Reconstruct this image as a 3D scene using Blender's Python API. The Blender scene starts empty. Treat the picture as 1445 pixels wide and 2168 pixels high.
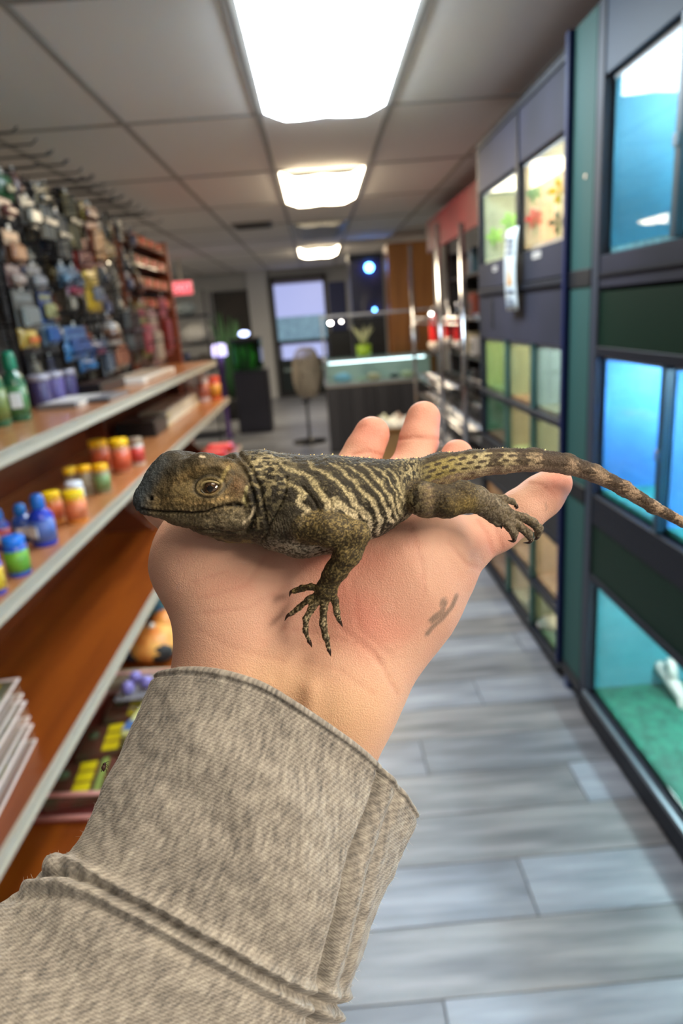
import bpy, bmesh, math, random
import numpy as np
from mathutils import Vector, Matrix
random.seed(7)
rng = np.random.default_rng(5)
scene = bpy.context.scene
COL = scene.collection

# ---------------------------------------------------------------- camera
FPX, CX, CY = 1410.0, 722.5, 1084.0          # focal length and centre in pixels of the 1445x2168 frame
CAM = np.array([0.0, 0.0, 1.5])
_y = np.array([668 - CX, -(672 - CY), -FPX]); _y /= np.linalg.norm(_y)   # the aisle's direction seen by the camera
_d = (_y[0] * 375 + _y[2] * (-FPX)) / _y[1]
_z = -np.array([375.0, -_d, -FPX]); _z /= np.linalg.norm(_z)
_x = np.cross(_y, _z)
ROT = np.array([_x, _y, _z])                  # camera space -> world space (rows are world axes)
cam_data = bpy.data.cameras.new('camera')
cam = bpy.data.objects.new('camera', cam_data); COL.objects.link(cam)
M = Matrix.Identity(4)
for i in range(3):
    for j in range(3): M[i][j] = float(ROT[i, j])
    M[i][3] = float(CAM[i])
cam.matrix_world = M
cam_data.sensor_fit = 'VERTICAL'; cam_data.sensor_height = 36.0
cam_data.lens = FPX / 2168 * 36.0
cam_data.clip_start = 0.02; cam_data.clip_end = 60
cam_data.dof.use_dof = True
cam_data.dof.focus_distance = 0.200
cam_data.dof.aperture_fstop = cam_data.lens / 2.1
scene.camera = cam

# ---------------------------------------------------------------- world, exposure
w = bpy.data.worlds.new('world'); scene.world = w; w.use_nodes = True
w.node_tree.nodes['Background'].inputs[0].default_value = (0.55, 0.65, 0.9, 1)
w.node_tree.nodes['Background'].inputs[1].default_value = 0.6
scene.view_settings.view_transform = 'Standard'
scene.view_settings.look = 'None'
scene.view_settings.gamma = 1
scene.view_settings.use_curve_mapping = False
scene.view_settings.exposure = 2.08
CEIL_WARM = ((1.0, 0.82, 0.56), 6.5)
CEIL_COOL = ((0.78, 0.90, 1.0), 6.5)
CEIL_NEAR = ((1.0, 0.85, 0.64), 1.5)
CEIL_REAR_FILL = ((1.0, 0.84, 0.64), 8.5)  # unseen panel added behind the camera to light the palm from the right
TANK_GAIN = 2.1

# ---------------------------------------------------------------- helpers
def ray(px, py): return ROT @ np.array([px - CX, -(py - CY), -FPX])
def onz(px, py, z): r = ray(px, py); return CAM + r * ((z - CAM[2]) / r[2])
def onx(px, py, x): r = ray(px, py); return CAM + r * (x / r[0])
def ony(px, py, y): r = ray(px, py); return CAM + r * (y / r[1])
def depth(p): return float(-(ROT.T @ (np.array(p) - CAM))[2])

def lin(c): return tuple(((v / 255) / 12.92 if v / 255 <= 0.04045 else ((v / 255 + 0.055) / 1.055) ** 2.4) for v in c)
def ln(r, g, b): return lin((r, g, b)) + (1.0,)

MATS = {}
def mat(name, rgb=(128, 128, 128), rough=0.5, metal=0.0, emit=None, noise=None, bump=None, coat=0.0, spec=0.5, trans=0.0):
    """procedural principled material; noise=(scale, rgb2, stretch xyz), bump=(scale, strength, distance)"""
    if name in MATS: return MATS[name]
    m = bpy.data.materials.new(name); m.use_nodes = True
    nt = m.node_tree; b = nt.nodes['Principled BSDF']
    b.inputs['Base Color'].default_value = ln(*rgb)
    b.inputs['Roughness'].default_value = rough
    b.inputs['Metallic'].default_value = metal
    b.inputs['Coat Weight'].default_value = coat
    b.inputs['Specular IOR Level'].default_value = spec
    b.inputs['Transmission Weight'].default_value = trans
    tc = nt.nodes.new('ShaderNodeTexCoord')
    if noise:
        mp = nt.nodes.new('ShaderNodeMapping'); mp.inputs['Scale'].default_value = noise[2]
        n = nt.nodes.new('ShaderNodeTexNoise'); n.inputs['Scale'].default_value = noise[0]; n.inputs['Detail'].default_value = 5
        r = nt.nodes.new('ShaderNodeValToRGB')
        r.color_ramp.elements[0].position = 0.35; r.color_ramp.elements[1].position = 0.65
        r.color_ramp.elements[0].color = ln(*rgb); r.color_ramp.elements[1].color = ln(*noise[1])
        nt.links.new(tc.outputs['Object'], mp.inputs[0]); nt.links.new(mp.outputs[0], n.inputs['Vector'])
        nt.links.new(n.outputs['Fac'], r.inputs[0]); nt.links.new(r.outputs[0], b.inputs['Base Color'])
    if bump:
        n2 = nt.nodes.new('ShaderNodeTexNoise'); n2.inputs['Scale'].default_value = bump[0]
        bp = nt.nodes.new('ShaderNodeBump'); bp.inputs['Strength'].default_value = bump[1]; bp.inputs['Distance'].default_value = bump[2]
        nt.links.new(tc.outputs['Object'], n2.inputs['Vector'])
        nt.links.new(n2.outputs['Fac'], bp.inputs['Height']); nt.links.new(bp.outputs[0], b.inputs['Normal'])
    if emit:
        b.inputs['Emission Color'].default_value = tuple(emit[0]) + (1,)
        b.inputs['Emission Strength'].default_value = emit[1]
    MATS[name] = m
    return m

def glass(name, tint=(235, 245, 245), refl=0.9, rough=0.02):
    if name in MATS: return MATS[name]
    m = bpy.data.materials.new(name); m.use_nodes = True; nt = m.node_tree
    nt.nodes.clear()
    out = nt.nodes.new('ShaderNodeOutputMaterial'); mix = nt.nodes.new('ShaderNodeMixShader')
    tr = nt.nodes.new('ShaderNodeBsdfTransparent'); gl = nt.nodes.new('ShaderNodeBsdfGlossy')
    fr = nt.nodes.new('ShaderNodeMath'); fr.operation = 'MULTIPLY_ADD'; fr.inputs[1].default_value = .9; fr.inputs[2].default_value = .045
    lw = nt.nodes.new('ShaderNodeLayerWeight'); lw.inputs[0].default_value = .5; pw5 = nt.nodes.new('ShaderNodeMath'); pw5.operation = 'POWER'; pw5.inputs[1].default_value = 4.5
    nt.links.new(lw.outputs['Facing'], pw5.inputs[0]); nt.links.new(pw5.outputs[0], fr.inputs[0])
    mu = nt.nodes.new('ShaderNodeMath'); mu.operation = 'MULTIPLY'; mu.inputs[1].default_value = refl
    tr.inputs[0].default_value = ln(*tint); gl.inputs['Roughness'].default_value = rough
    nt.links.new(fr.outputs[0], mu.inputs[0]); nt.links.new(mu.outputs[0], mix.inputs[0])
    nt.links.new(tr.outputs[0], mix.inputs[1]); nt.links.new(gl.outputs[0], mix.inputs[2])
    nt.links.new(mix.outputs[0], out.inputs[0])
    MATS[name] = m
    return m

class MB:
    """collects boxes, tubes and lathes into one mesh"""
    def __init__(s): s.v = []; s.f = []; s.sm = []
    def add(s, vs, fs, smooth=False):
        o = len(s.v); s.v += [tuple(map(float, v)) for v in vs]
        s.f += [tuple(i + o for i in f) for f in fs]; s.sm += [smooth] * len(fs)
        return s
    def box(s, x0, x1, y0, y1, z0, z1, bev=0.0):
        if bev <= 0:
            vs = [(x, y, z) for z in (z0, z1) for y in (y0, y1) for x in (x0, x1)]
            return s.add(vs, [(0, 2, 3, 1), (4, 5, 7, 6), (0, 1, 5, 4), (2, 6, 7, 3), (0, 4, 6, 2), (1, 3, 7, 5)])
        b = min(bev, (x1 - x0) / 2.1, (y1 - y0) / 2.1, (z1 - z0) / 2.1)
        bm = bmesh.new(); bmesh.ops.create_cube(bm, size=1)
        for v in bm.verts:
            v.co = Vector(((x0 + x1) / 2 + v.co.x * (x1 - x0), (y0 + y1) / 2 + v.co.y * (y1 - y0), (z0 + z1) / 2 + v.co.z * (z1 - z0)))
        bmesh.ops.bevel(bm, geom=list(bm.edges), offset=b, segments=1, affect='EDGES')
        bm.verts.index_update()
        s.add([v.co[:] for v in bm.verts], [[v.index for v in f.verts] for f in bm.faces]); bm.free()
        return s
    def lathe(s, prof, c=(0, 0, 0), n=20, axis='z', ridge=0.0):
        vs = []
        for k, (r, h) in enumerate(prof):
            for i in range(n):
                a = 2 * math.pi * i / n; rr = r * (1 - (ridge if i % 2 else 0))
                p = (rr * math.cos(a), rr * math.sin(a), h)
                if axis == 'x': p = (h, p[0], p[1])
                if axis == 'y': p = (p[0], h, p[1])
                vs.append((c[0] + p[0], c[1] + p[1], c[2] + p[2]))
        fs = [(k * n + i, k * n + (i + 1) % n, (k + 1) * n + (i + 1) % n, (k + 1) * n + i) for k in range(len(prof) - 1) for i in range(n)]
        fs.append(tuple(range(n))[::-1]); fs.append(tuple((len(prof) - 1) * n + i for i in range(n)))
        return s.add(vs, fs, n > 10)
    def tube(s, pts, r, n=8):
        pts = [Vector(p) for p in pts]; rs = r if hasattr(r, '__len__') else [r] * len(pts)
        vs = []; up = Vector((0, 0, 1))
        t0 = (pts[1] - pts[0]).normalized()
        if abs(t0.dot(up)) > .9: up = Vector((1, 0, 0))
        for k, p in enumerate(pts):
            t = (pts[min(k + 1, len(pts) - 1)] - pts[max(k - 1, 0)]).normalized()
            a = t.cross(up).normalized(); b = a.cross(t).normalized(); up = b
            for i in range(n):
                an = 2 * math.pi * i / n
                vs.append(p + a * rs[k] * math.cos(an) + b * rs[k] * math.sin(an))
        fs = [(k * n + i, k * n + (i + 1) % n, (k + 1) * n + (i + 1) % n, (k + 1) * n + i) for k in range(len(pts) - 1) for i in range(n)]
        fs.append(tuple(range(n))[::-1]); fs.append(tuple((len(pts) - 1) * n + i for i in range(n)))
        return s.add(vs, fs, True)
    def blob(s, c, r, n=12, m=8, jit=0.0, sc=(1, 1, 1)):
        vs = []
        for k in range(m + 1):
            th = math.pi * k / m
            for i in range(n):
                a = 2 * math.pi * i / n; j = 1 + random.uniform(-jit, jit)
                vs.append((c[0] + r * sc[0] * j * math.sin(th) * math.cos(a), c[1] + r * sc[1] * j * math.sin(th) * math.sin(a), c[2] + r * sc[2] * j * math.cos(th)))
        fs = [(k * n + i, (k + 1) * n + i, (k + 1) * n + (i + 1) % n, k * n + (i + 1) % n) for k in range(m) for i in range(n)]
        return s.add(vs, fs, True)
    def mesh(s, name, m):
        me = bpy.data.meshes.new(name); me.from_pydata(s.v, [], s.f)
        me.polygons.foreach_set('use_smooth', s.sm)
        if m: me.materials.append(m)
        me.update(); return me
    def build(s, name, m, parent=None, loc=(0, 0, 0), rot=(0, 0, 0)):
        o = bpy.data.objects.new(name, s.mesh(name, m)); COL.objects.link(o)
        o.location = loc; o.rotation_euler = rot
        if parent is not None: o.parent = parent
        return o

def bx(name, m, b, parent=None, bev=0.0, loc=(0, 0, 0)): return MB().box(*b, bev=bev).build(name, m, parent, loc)
def tag(o, label=None, cat=None, group=None, kind=None):
    if label: o['label'] = label
    if cat: o['category'] = cat
    if group: o['group'] = group
    if kind: o['kind'] = kind
    return o
def thing(name, label, cat, loc=(0, 0, 0), rz=0.0, group=None):
    o = bpy.data.objects.new(name, None); COL.objects.link(o); o.empty_display_size = .05
    o.location = tuple(map(float, loc)); o.rotation_euler = (0, 0, rz)
    return tag(o, label, cat, group)
def struct(o): o['kind'] = 'structure'; return o
def dup(o, parent=None):
    c = o.copy(); COL.objects.link(c)
    if parent is not None: c.parent = parent
    for ch in list(o.children): dup(ch, c)
    return c

# ---------------------------------------------------------------- room shell
H = 2.44
X0, X1, Y0, Y1 = -4.5, 1.75, -2.2, 13.8
m_wall = mat('wall_paint', (168, 172, 178), .8, noise=(1.3, (176, 178, 182), (1, 1, 1)))
m_plank = []
for k, (a, b) in enumerate([((104, 108, 117), (140, 143, 152)), ((92, 95, 102), (130, 132, 138)), ((112, 117, 127), (152, 156, 165)), ((98, 99, 103), (140, 138, 140))]):
    m_plank.append(mat('vinyl_plank_%s' % 'abcd'[k], a, .38, noise=(9, b, (.25, 2.2, 1)), bump=(60, .08, .002)))
m_gap = mat('plank_joint', (58, 58, 62), .8)
m_tile = mat('ceiling_tile', (222, 218, 214), .9, bump=(220, .25, .002))
m_tbar = mat('ceiling_grid', (150, 146, 140), .5)

floor = struct(bx('floor', m_gap, (X0, X1, Y0, Y1, -.06, -.004)))
pw, pl = .19, 1.22
base_planks = [MB().box(.0015, pl - .0015, .0012, pw - .0012, -.004, 0, bev=.0012).mesh('plank', m) for m in m_plank]
row = 0; y = -.2
while y < Y1 - .2:
    off = (row * .47) % pl
    x = -1.9 - off
    while x < 1.7 and row < 58:
        o = bpy.data.objects.new('plank', base_planks[random.randrange(4)]); COL.objects.link(o)
        o.location = (x, y, random.uniform(-.0002, .0004)); o.parent = floor
        x += pl
    y += pw; row += 1
far_pl = MB()
yy = y = -.2 + 58 * pw
while y < Y1:
    far_pl.box(-4.4, 1.7, y + .001, min(y + pw, Y1) - .001, -.004, 0); y += pw
y = -2.2
while y < -.21: far_pl.box(-4.4, 1.7, y + .001, y + pw - .001, -.004, 0); y += pw
y = -.2
while y < yy: far_pl.box(-4.4, -3.13, y + .001, y + pw - .001, -.004, 0); y += pw
tag(far_pl.build('plank_field', m_plank[0], floor), kind='stuff')

TW, TL = .635, 1.27
gx = [-0.195 + TW * k for k in range(-7, 4)]
gy = [2.30 + TL * k for k in range(-4, 10)]
ceiling = struct(bx('ceiling', mat('ceiling_deck', (70, 70, 70), .9), (X0, X1, Y0, Y1, H + .25, H + .3)))
tile_me = MB().box(.014, TW - .014, .014, TL - .014, .002, .02, bev=.003).mesh('ceiling_tile', m_tile)
lit = {(1.075, -1.51): 'rear', (-0.195, 2.30): 'cool', (-0.195, 4.84): 'warm', (-0.195, 9.92): 'warm', (-0.195, -0.24): 'near', (-0.195, 7.38): 'off',
       (-3.37, 1.03): 'warm', (-3.37, 4.84): 'warm', (-3.37, 8.65): 'warm'}
def key(x, y):
    for k in lit:
        if abs(k[0] - x) < .02 and abs(k[1] - y) < .02: return lit[k]
grid = MB()
for x in gx: grid.box(x - .012, x + .012, Y0, Y1, H - .004, H + .03)
for y in gy: grid.box(X0, X1, y - .012, y + .012, H - .003, H + .03)
grid.build('ceiling_grid_bar', m_tbar, ceiling)
wx = gx + [gx[-1] + TW]
for x in gx[:-1] + [gx[-1]]:
    for y in gy:
        if key(x, y) or x > 1.6: continue
        if x + TW > X1 + .05 or y + TL > Y1 + .6: continue
        o = bpy.data.objects.new('ceiling_tile', tile_me); COL.objects.link(o); o.location = (x, y, H); o.parent = ceiling
m_fix = mat('fixture_frame', (205, 205, 200), .5)
m_on = {'warm': mat('diffuser_warm', (240, 235, 220), .5, emit=CEIL_WARM), 'cool': mat('diffuser_cool', (235, 240, 245), .5, emit=CEIL_COOL),
        'off': mat('diffuser_off', (150, 150, 150), .5), 'rear': mat('diffuser_rear_fill', (240, 236, 225), .5, emit=CEIL_REAR_FILL), 'near': mat('diffuser_near', (240, 236, 225), .5, emit=CEIL_NEAR)}
lab = {(1.075, -1.51): 'warm ceiling light panel added behind the camera, out of frame, to light the palm', (-0.195, 2.30): 'large bluish white ceiling light panel nearest above the aisle', (-0.195, 4.84): 'warm yellow ceiling light panel, second along the aisle',
       (-0.195, 9.92): 'small looking warm ceiling light panel farthest down the aisle', (-0.195, -0.24): 'ceiling light panel directly over the lizard and hand, out of frame',
       (-0.195, 7.38): 'unlit grey ceiling light panel between two lit ones', (-3.37, 1.03): 'ceiling light panel over the next aisle nearest the camera',
       (-3.37, 4.84): 'ceiling light panel over the next aisle at its middle', (-3.37, 8.65): 'ceiling light panel over the next aisle at its far end'}
for k, v in lit.items():
    t = thing('ceiling_light', lab[k], 'ceiling light', (k[0], k[1], H))
    fr = MB()
    fr.box(.012, TW - .012, .012, .035, -.006, .06).box(.012, TW - .012, TL - .035, TL - .012, -.006, .06)
    fr.box(.012, .035, .012, TL - .012, -.006, .06).box(TW - .035, TW - .012, .012, TL - .012, -.006, .06)
    fr.build('frame', m_fix, t)
    d = MB(); n = 24      # bowed prismatic lens over two tubes
    vs = []; 
    for i in range(n + 1):
        u = i / n; z = -.006 - .030 * min(1, 6 * u, 6 * (1 - u)) - .008 * abs(math.sin(2 * math.pi * u))
        xx = .035 + u * (TW - .07)
        vs += [(xx, .035, z), (xx, TL - .035, z)]
    d.add(vs, [(2 * i, 2 * i + 1, 2 * i + 3, 2 * i + 2) for i in range(n)], True)
    d.build('diffuser', m_on[v], t)
# air vent
p = onz(535, 476, H)
t = thing('ceiling_vent', 'small grey air vent set in the ceiling left of the aisle lights', 'vent', (p[0], p[1], H))
MB().box(-.2, .2, -.2, .2, -.012, 0, bev=.004).build('frame', mat('vent_grey', (110, 105, 100), .5), t)
for k in range(6): bx('slat', mat('vent_dark', (60, 58, 56), .6), (-.17, .17, -.16 + k * .06, -.135 + k * .06, -.02, -.012), t)

struct(bx('wall_back', m_wall, (X0, X1, Y1, Y1 + .1, 0, H + .25)))
struct(bx('wall_front', m_wall, (X0, X1, Y0 - .1, Y0, 0, H + .25)))
struct(bx('wall_left', m_wall, (X0 - .1, X0, Y0, Y1, 0, H + .25)))
struct(bx('wall_right', m_wall, (X1, X1 + .1, Y0, Y1, 0, H + .25)))
m_trim = mat('trim_dark', (40, 42, 50), .5)
struct(bx('baseboard_back', mat('baseboard', (60, 60, 66), .6), (X0, -1.0, Y1 - .02, Y1, 0, .1)))
struct(bx('trim_1', mat('wall_column', (190, 194, 202), .7), (-1.28, -.9, Y1 - .12, Y1, 0, H)))
# back door: black framed opening with blind, glass and daylight behind
dt = struct(bpy.data.objects.new('door_1', None)); COL.objects.link(dt); dt.location = (0, Y1, 0)
dx0, dx1, dz0, dz1 = -.84, .26, .02, 2.30
m_black = mat('black_frame', (22, 24, 30), .4)
fr = MB(); fr.box(dx0, dx0 + .07, -.1, 0, 0, dz1).box(dx1 - .07, dx1, -.1, 0, 0, dz1).box(dx0, dx1, -.1, 0, dz1 - .07, dz1)
fr.box(dx0, dx1, -.08, 0, 0, .12)
fr.build('door_frame', m_black, dt)
m_day = mat('daylight_glazing', (150, 165, 220), .3, emit=((.50, .56, 1.0), .17))
m_day2 = mat('daylight_view', (110, 150, 170), .3, emit=((.35, .6, .8), .10), noise=(7, (14, 34, 44), (1, 1, 1)))
bx('roller_blind', m_day, (dx0 + .07, dx1 - .07, -.06, -.045, 1.55, 2.16), dt)
bx('blind_box', mat('blind_box', (140, 140, 175), .5), (dx0 + .07, dx1 - .07, -.09, -.02, 2.16, 2.22), dt)
bx('pane', m_day2, (dx0 + .07, dx1 - .07, -.04, -.03, 1.08, 1.55), dt)
bx('glazed_panel', m_day, (dx0 + .12, dx1 - .1, -.07, -.03, .74, 1.02), dt)
bx('mid_rail', m_black, (dx0 + .07, dx1 - .07, -.08, -.01, 1.02, 1.10), dt)
bx('lower_panel', mat('door_dark', (16, 34, 40), .35), (dx0 + .07, dx1 - .07, -.05, -.02, .12, .74), dt)
bx('push_bar', mat('push_bar', (150, 170, 170), .3, .8), (dx0 + .12, dx1 - .12, -.12, -.07, .5, .56), dt)
# dark doorway at left
d2 = struct(bpy.data.objects.new('door_2', None)); COL.objects.link(d2); d2.location = (0, Y1, 0)
a = ony(450, 625, Y1); b = ony(527, 618, Y1)
fr = MB(); fr.box(a[0], a[0] + .06, -.06, 0, 0, 2.1).box(b[0] - .06, b[0], -.06, 0, 0, 2.1).box(a[0], b[0], -.06, 0, 2.06, 2.12)
fr.build('door_frame', m_trim, d2)
bx('door_leaf', mat('door_brown', (48, 42, 44), .5, noise=(3, (30, 30, 34), (1, 1, 1))), (a[0] + .06, b[0] - .06, -.03, -.005, 0, 2.06), d2)
MB().blob((b[0] - .14, -.07, 1.0), .035).build('door_knob', mat('steel', (180, 180, 185), .25, 1), d2)

# exit sign
p = ony(385, 610, 10.2)
t = thing('exit_sign', 'glowing red exit sign hanging on the wall at far left', 'sign', (p[0], 10.2, p[2]))
MB().box(-.16, .16, -.03, .03, -.1, .1, bev=.01).build('housing', mat('sign_white', (215, 215, 215), .5), t)
bx('face', mat('exit_face', (190, 60, 70), .4, emit=((1, .12, .16), .22)), (-.15, .15, -.034, -.03, -.09, .09), t)
bx('bracket', m_tbar, (-.02, .02, -.02, .02, .1, H - p[2]), t)
cu = bpy.data.curves.new('letters', 'FONT'); cu.body = 'EXIT'; cu.size = .15; cu.align_x = 'CENTER'; cu.align_y = 'CENTER'; cu.extrude = .002
tmp = bpy.data.objects.new('letters', cu); COL.objects.link(tmp)
bpy.context.view_layer.update()
me = bpy.data.meshes.new_from_object(tmp.evaluated_get(bpy.context.evaluated_depsgraph_get()))
bpy.data.objects.remove(tmp)
me.materials.clear(); me.materials.append(mat('exit_letters', (255, 150, 150), .4, emit=((1, .45, .5), .3)))
o = bpy.data.objects.new('letters', me); COL.objects.link(o); o.parent = t; o.location = (0, -.037, 0); o.rotation_euler = (math.pi / 2, 0, 0)
# ================================================================ LEFT SHELVING
m_wood_shade = mat('stained_wood_shade', (116, 52, 8), .36, noise=(2.2, (142, 70, 14), (6, .5, 6)), bump=(30, .05, .002), coat=.25)  # lower shelves: wood darkened to carry the shade of the shelves above
m_wood_d = mat('stained_wood_dark', (84, 34, 12), .4, noise=(2.0, (106, 46, 16), (1, 1, 5)), coat=.2)
m_wood_t = mat('stained_wood_top', (160, 100, 58), .3, noise=(2.4, (186, 126, 80), (7, .5, 6)), bump=(30, .05, .002), coat=.4)  # same wood without the painted shade, for the two upper shelves
m_rail = mat('price_rail', (172, 163, 148), .5)
SY0, SY1 = -.4, 5.42
sh = thing('shelving_unit', 'long orange brown wooden shelving unit along the left of the aisle with pale price rails', 'shelving', (-1.0, 2.5, 0))
def sbx(name, m, b, bev=0.0):
    return bx(name, m, (b[0] + 1.0, b[1] + 1.0, b[2] - 2.5, b[3] - 2.5, b[4], b[5]), sh, bev)
sbx('back_panel', m_wood_d, (-1.24, -1.215, SY0, SY1, 0, 1.2))
def shelf(xf, z, m, y1=SY1):
    s = sbx('shelf', m, (-1.214, xf, SY0, y1, z - .024, z), .002)
    r = MB(); x = xf + 1.0
    r.box(x, x + .006, SY0 - 2.5, y1 - 2.5, z - .036, z + .002)
    r.box(x + .006, x + .012, SY0 - 2.5, y1 - 2.5, z - .036, z - .030).box(x + .006, x + .012, SY0 - 2.5, y1 - 2.5, z - .004, z + .003)
    r.build('price_rail', m_rail, s)
shelf(-.826, 1.235, m_wood_t); shelf(-.756, .94, m_wood_t); shelf(-.752, .48, m_wood_shade, 5.8); shelf(-.64, .14, m_wood_shade)
sbx('kick_board', m_wood_d, (-.67, -.65, SY0, SY1, 0, .115))
for yy_ in (-.38, 1.33, 3.44, 5.40):          # upright dividers with a slanted front
    mb = MB(); x = 1.0
    prof = [(-1.214, 0), (-.70, 0), (-.70, .115), (-1.02, .2), (-1.06, .46), (-.95, .476), (-1.10, .62), (-1.12, .915), (-1.0, .917), (-1.12, 1.0), (-1.13, 1.2), (-1.214, 1.2)]
    n = len(prof)
    vs = [(a + x, yy_ - 2.5 - .01, b) for a, b in prof] + [(a + x, yy_ - 2.5 + .01, b) for a, b in prof]
    mb.add(vs, [tuple(range(n)), tuple(range(n, 2 * n))[::-1]] + [(i + n, (i + 1) % n + n, (i + 1) % n, i) for i in range(n)])
    mb.build('upright', m_wood_d, sh)

# wire grid wall above it
m_wire = mat('black_wire', (30, 30, 34), .35, .4)
GX = -1.2
gw = thing('wire_grid_wall', 'tall black wire grid wall crowded with hanging packages above the left shelving', 'display grid', (GX, 2.0, 1.25))
for k in range(6):
    y0 = -.3 + k * .78; pn = MB()
    for i in range(12):
        yy_ = y0 + .02 + i * .0673 - 2.0; pn.tube([(0, yy_, 0), (0, yy_, .93)], .003, 5)
    for j in range(12):
        z = .02 + j * .081; pn.tube([(-.003, y0 + .02 - 2.0, z), (-.003, y0 + .76 - 2.0, z)], .003, 5)
    p_ = pn.build('wire_panel', m_wire, gw)
    for q in (y0 + .012, y0 + .768):
        MB().tube([(0, q - 2, -.02), (0, q - 2, .95)], .011, 8).build('panel_post', m_wire, p_)
bx('backing_board', mat('backing_dark', (58, 54, 54), .8, noise=(6, (82, 76, 72), (1, 1, 1))), (-.05, -.035, -2.3, 2.38, -.02, .93), gw)
hook = MB().tube([(0, 0, 0), (.24, 0, 0), (.262, 0, .016)], .0032, 6).mesh('hook', m_wire)
hooks_at = set()
def add_hook(y, z):
    o = bpy.data.objects.new('hook', hook); COL.objects.link(o); o.parent = gw; o.location = (.004, y - 2.0, z - 1.25)
for y in np.arange(2.2, 4.4, .16): add_hook(y, 2.165)

# hanging packages: (px, py, width px, height px, colours, kind, words)
def hang_pack(px, py, wpx, hpx, col, col2, kind, label, xo=.13, z_fix=None):
    c = onx(px, py, GX + xo); dpt = depth(c)
    yl = onx(px - wpx / 2, py, GX + xo)[1]; yr = onx(px + wpx / 2, py, GX + xo)[1]
    wy = min(max(yr - yl, .03), .42); hz = hpx * dpt / FPX
    t = thing(kind, label, 'hanging package' if kind != 'squeeze_bottle' else 'bottle', c, 0, 'packages hanging on the wire grid')
    col = tuple(int(q * .72) for q in col); col2 = tuple(int(q * .74) for q in col2)
    rgb = 'pack_%d_%d_%d' % tuple(col); m1 = mat(rgb, col, .35, noise=(9, tuple(int(v * .75) for v in col), (1, 1, 1)))
    m2 = mat('pack_%d_%d_%d' % tuple(col2), col2, .3)
    h2 = hz / 2; w2 = wy / 2
    if kind == 'blister_pack':
        bx('card', m1, (-.004, 0, -w2, w2, -h2, h2), t, .0015)
        MB().box(0, .028, -w2 * .78, w2 * .78, -h2 * .85, h2 * .25, bev=.012).build('blister', m2, t)
        bx('header_print', m2, (0, .001, -w2 * .8, w2 * .8, h2 * .5, h2 * .8), t)
    elif kind == 'pouch':
        mb = MB(); n = 8; vs = []
        for k in range(n + 1):
            z = -h2 + 2 * h2 * k / n; th = .022 * math.sin(math.pi * k / n) ** .7 + .001
            for yv in (-1, -.6, 0, .6, 1): vs.append((th * (1 - yv * yv) + .001, yv * w2 * (1 - .04 * math.sin(math.pi * k / n)), z))
            for yv in (1, .6, 0, -.6, -1): vs.append((-th * (1 - yv * yv) * .6 - .001, yv * w2 * (1 - .04 * math.sin(math.pi * k / n)), z))
        fs = [(k * 10 + i, k * 10 + (i + 1) % 10, (k + 1) * 10 + (i + 1) % 10, (k + 1) * 10 + i) for k in range(n) for i in range(10)]
        fs += [tuple(range(10))[::-1], tuple(n * 10 + i for i in range(10))]
        mb.add(vs, fs, True); mb.build('pouch_body', m1, t)
        bx('printed_patch', m2, (.02, .026, -w2 * .5, w2 * .5, -h2 * .5, h2 * .1), t, .002)
    elif kind == 'long_stick_pack':
        for q, mm in ((-.5, m1), (0, m2), (.5, m1)):
            MB().lathe([(w2 * .3, -h2), (w2 * .3, h2 * .9), (w2 * .1, h2)], (0, q * w2 * 1.2, 0), 8).build('stick', mm, t)
        bx('band', m2, (-w2 * .4, w2 * .4, -w2, w2, -.01, .01), t)
    elif kind == 'squeeze_bottle':
        r = min(w2, .05)
        MB().lathe([(r * .9, -h2), (r, -h2 + .01), (r, h2 * .3), (r * .4, h2 * .7), (r * .35, h2 * .75)], (0, 0, 0), 16).build('bottle_body', m1, t)
        MB().lathe([(r * .42, h2 * .75), (r * .42, h2 * .92), (r * .15, h2)], (0, 0, 0), 12).build('cap', m2, t)
        MB().lathe([(r * 1.01, -h2 * .7), (r * 1.01, h2 * .1)], (0, 0, 0), 16).build('label', m2, t)
    bx('hang_tab', mat('tab_clear', (190, 190, 185), .3), (-.003, -.001, -.012, .012, h2, h2 + .02), t)
    add_hook(c[1], c[2] + h2 + .012)
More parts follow.
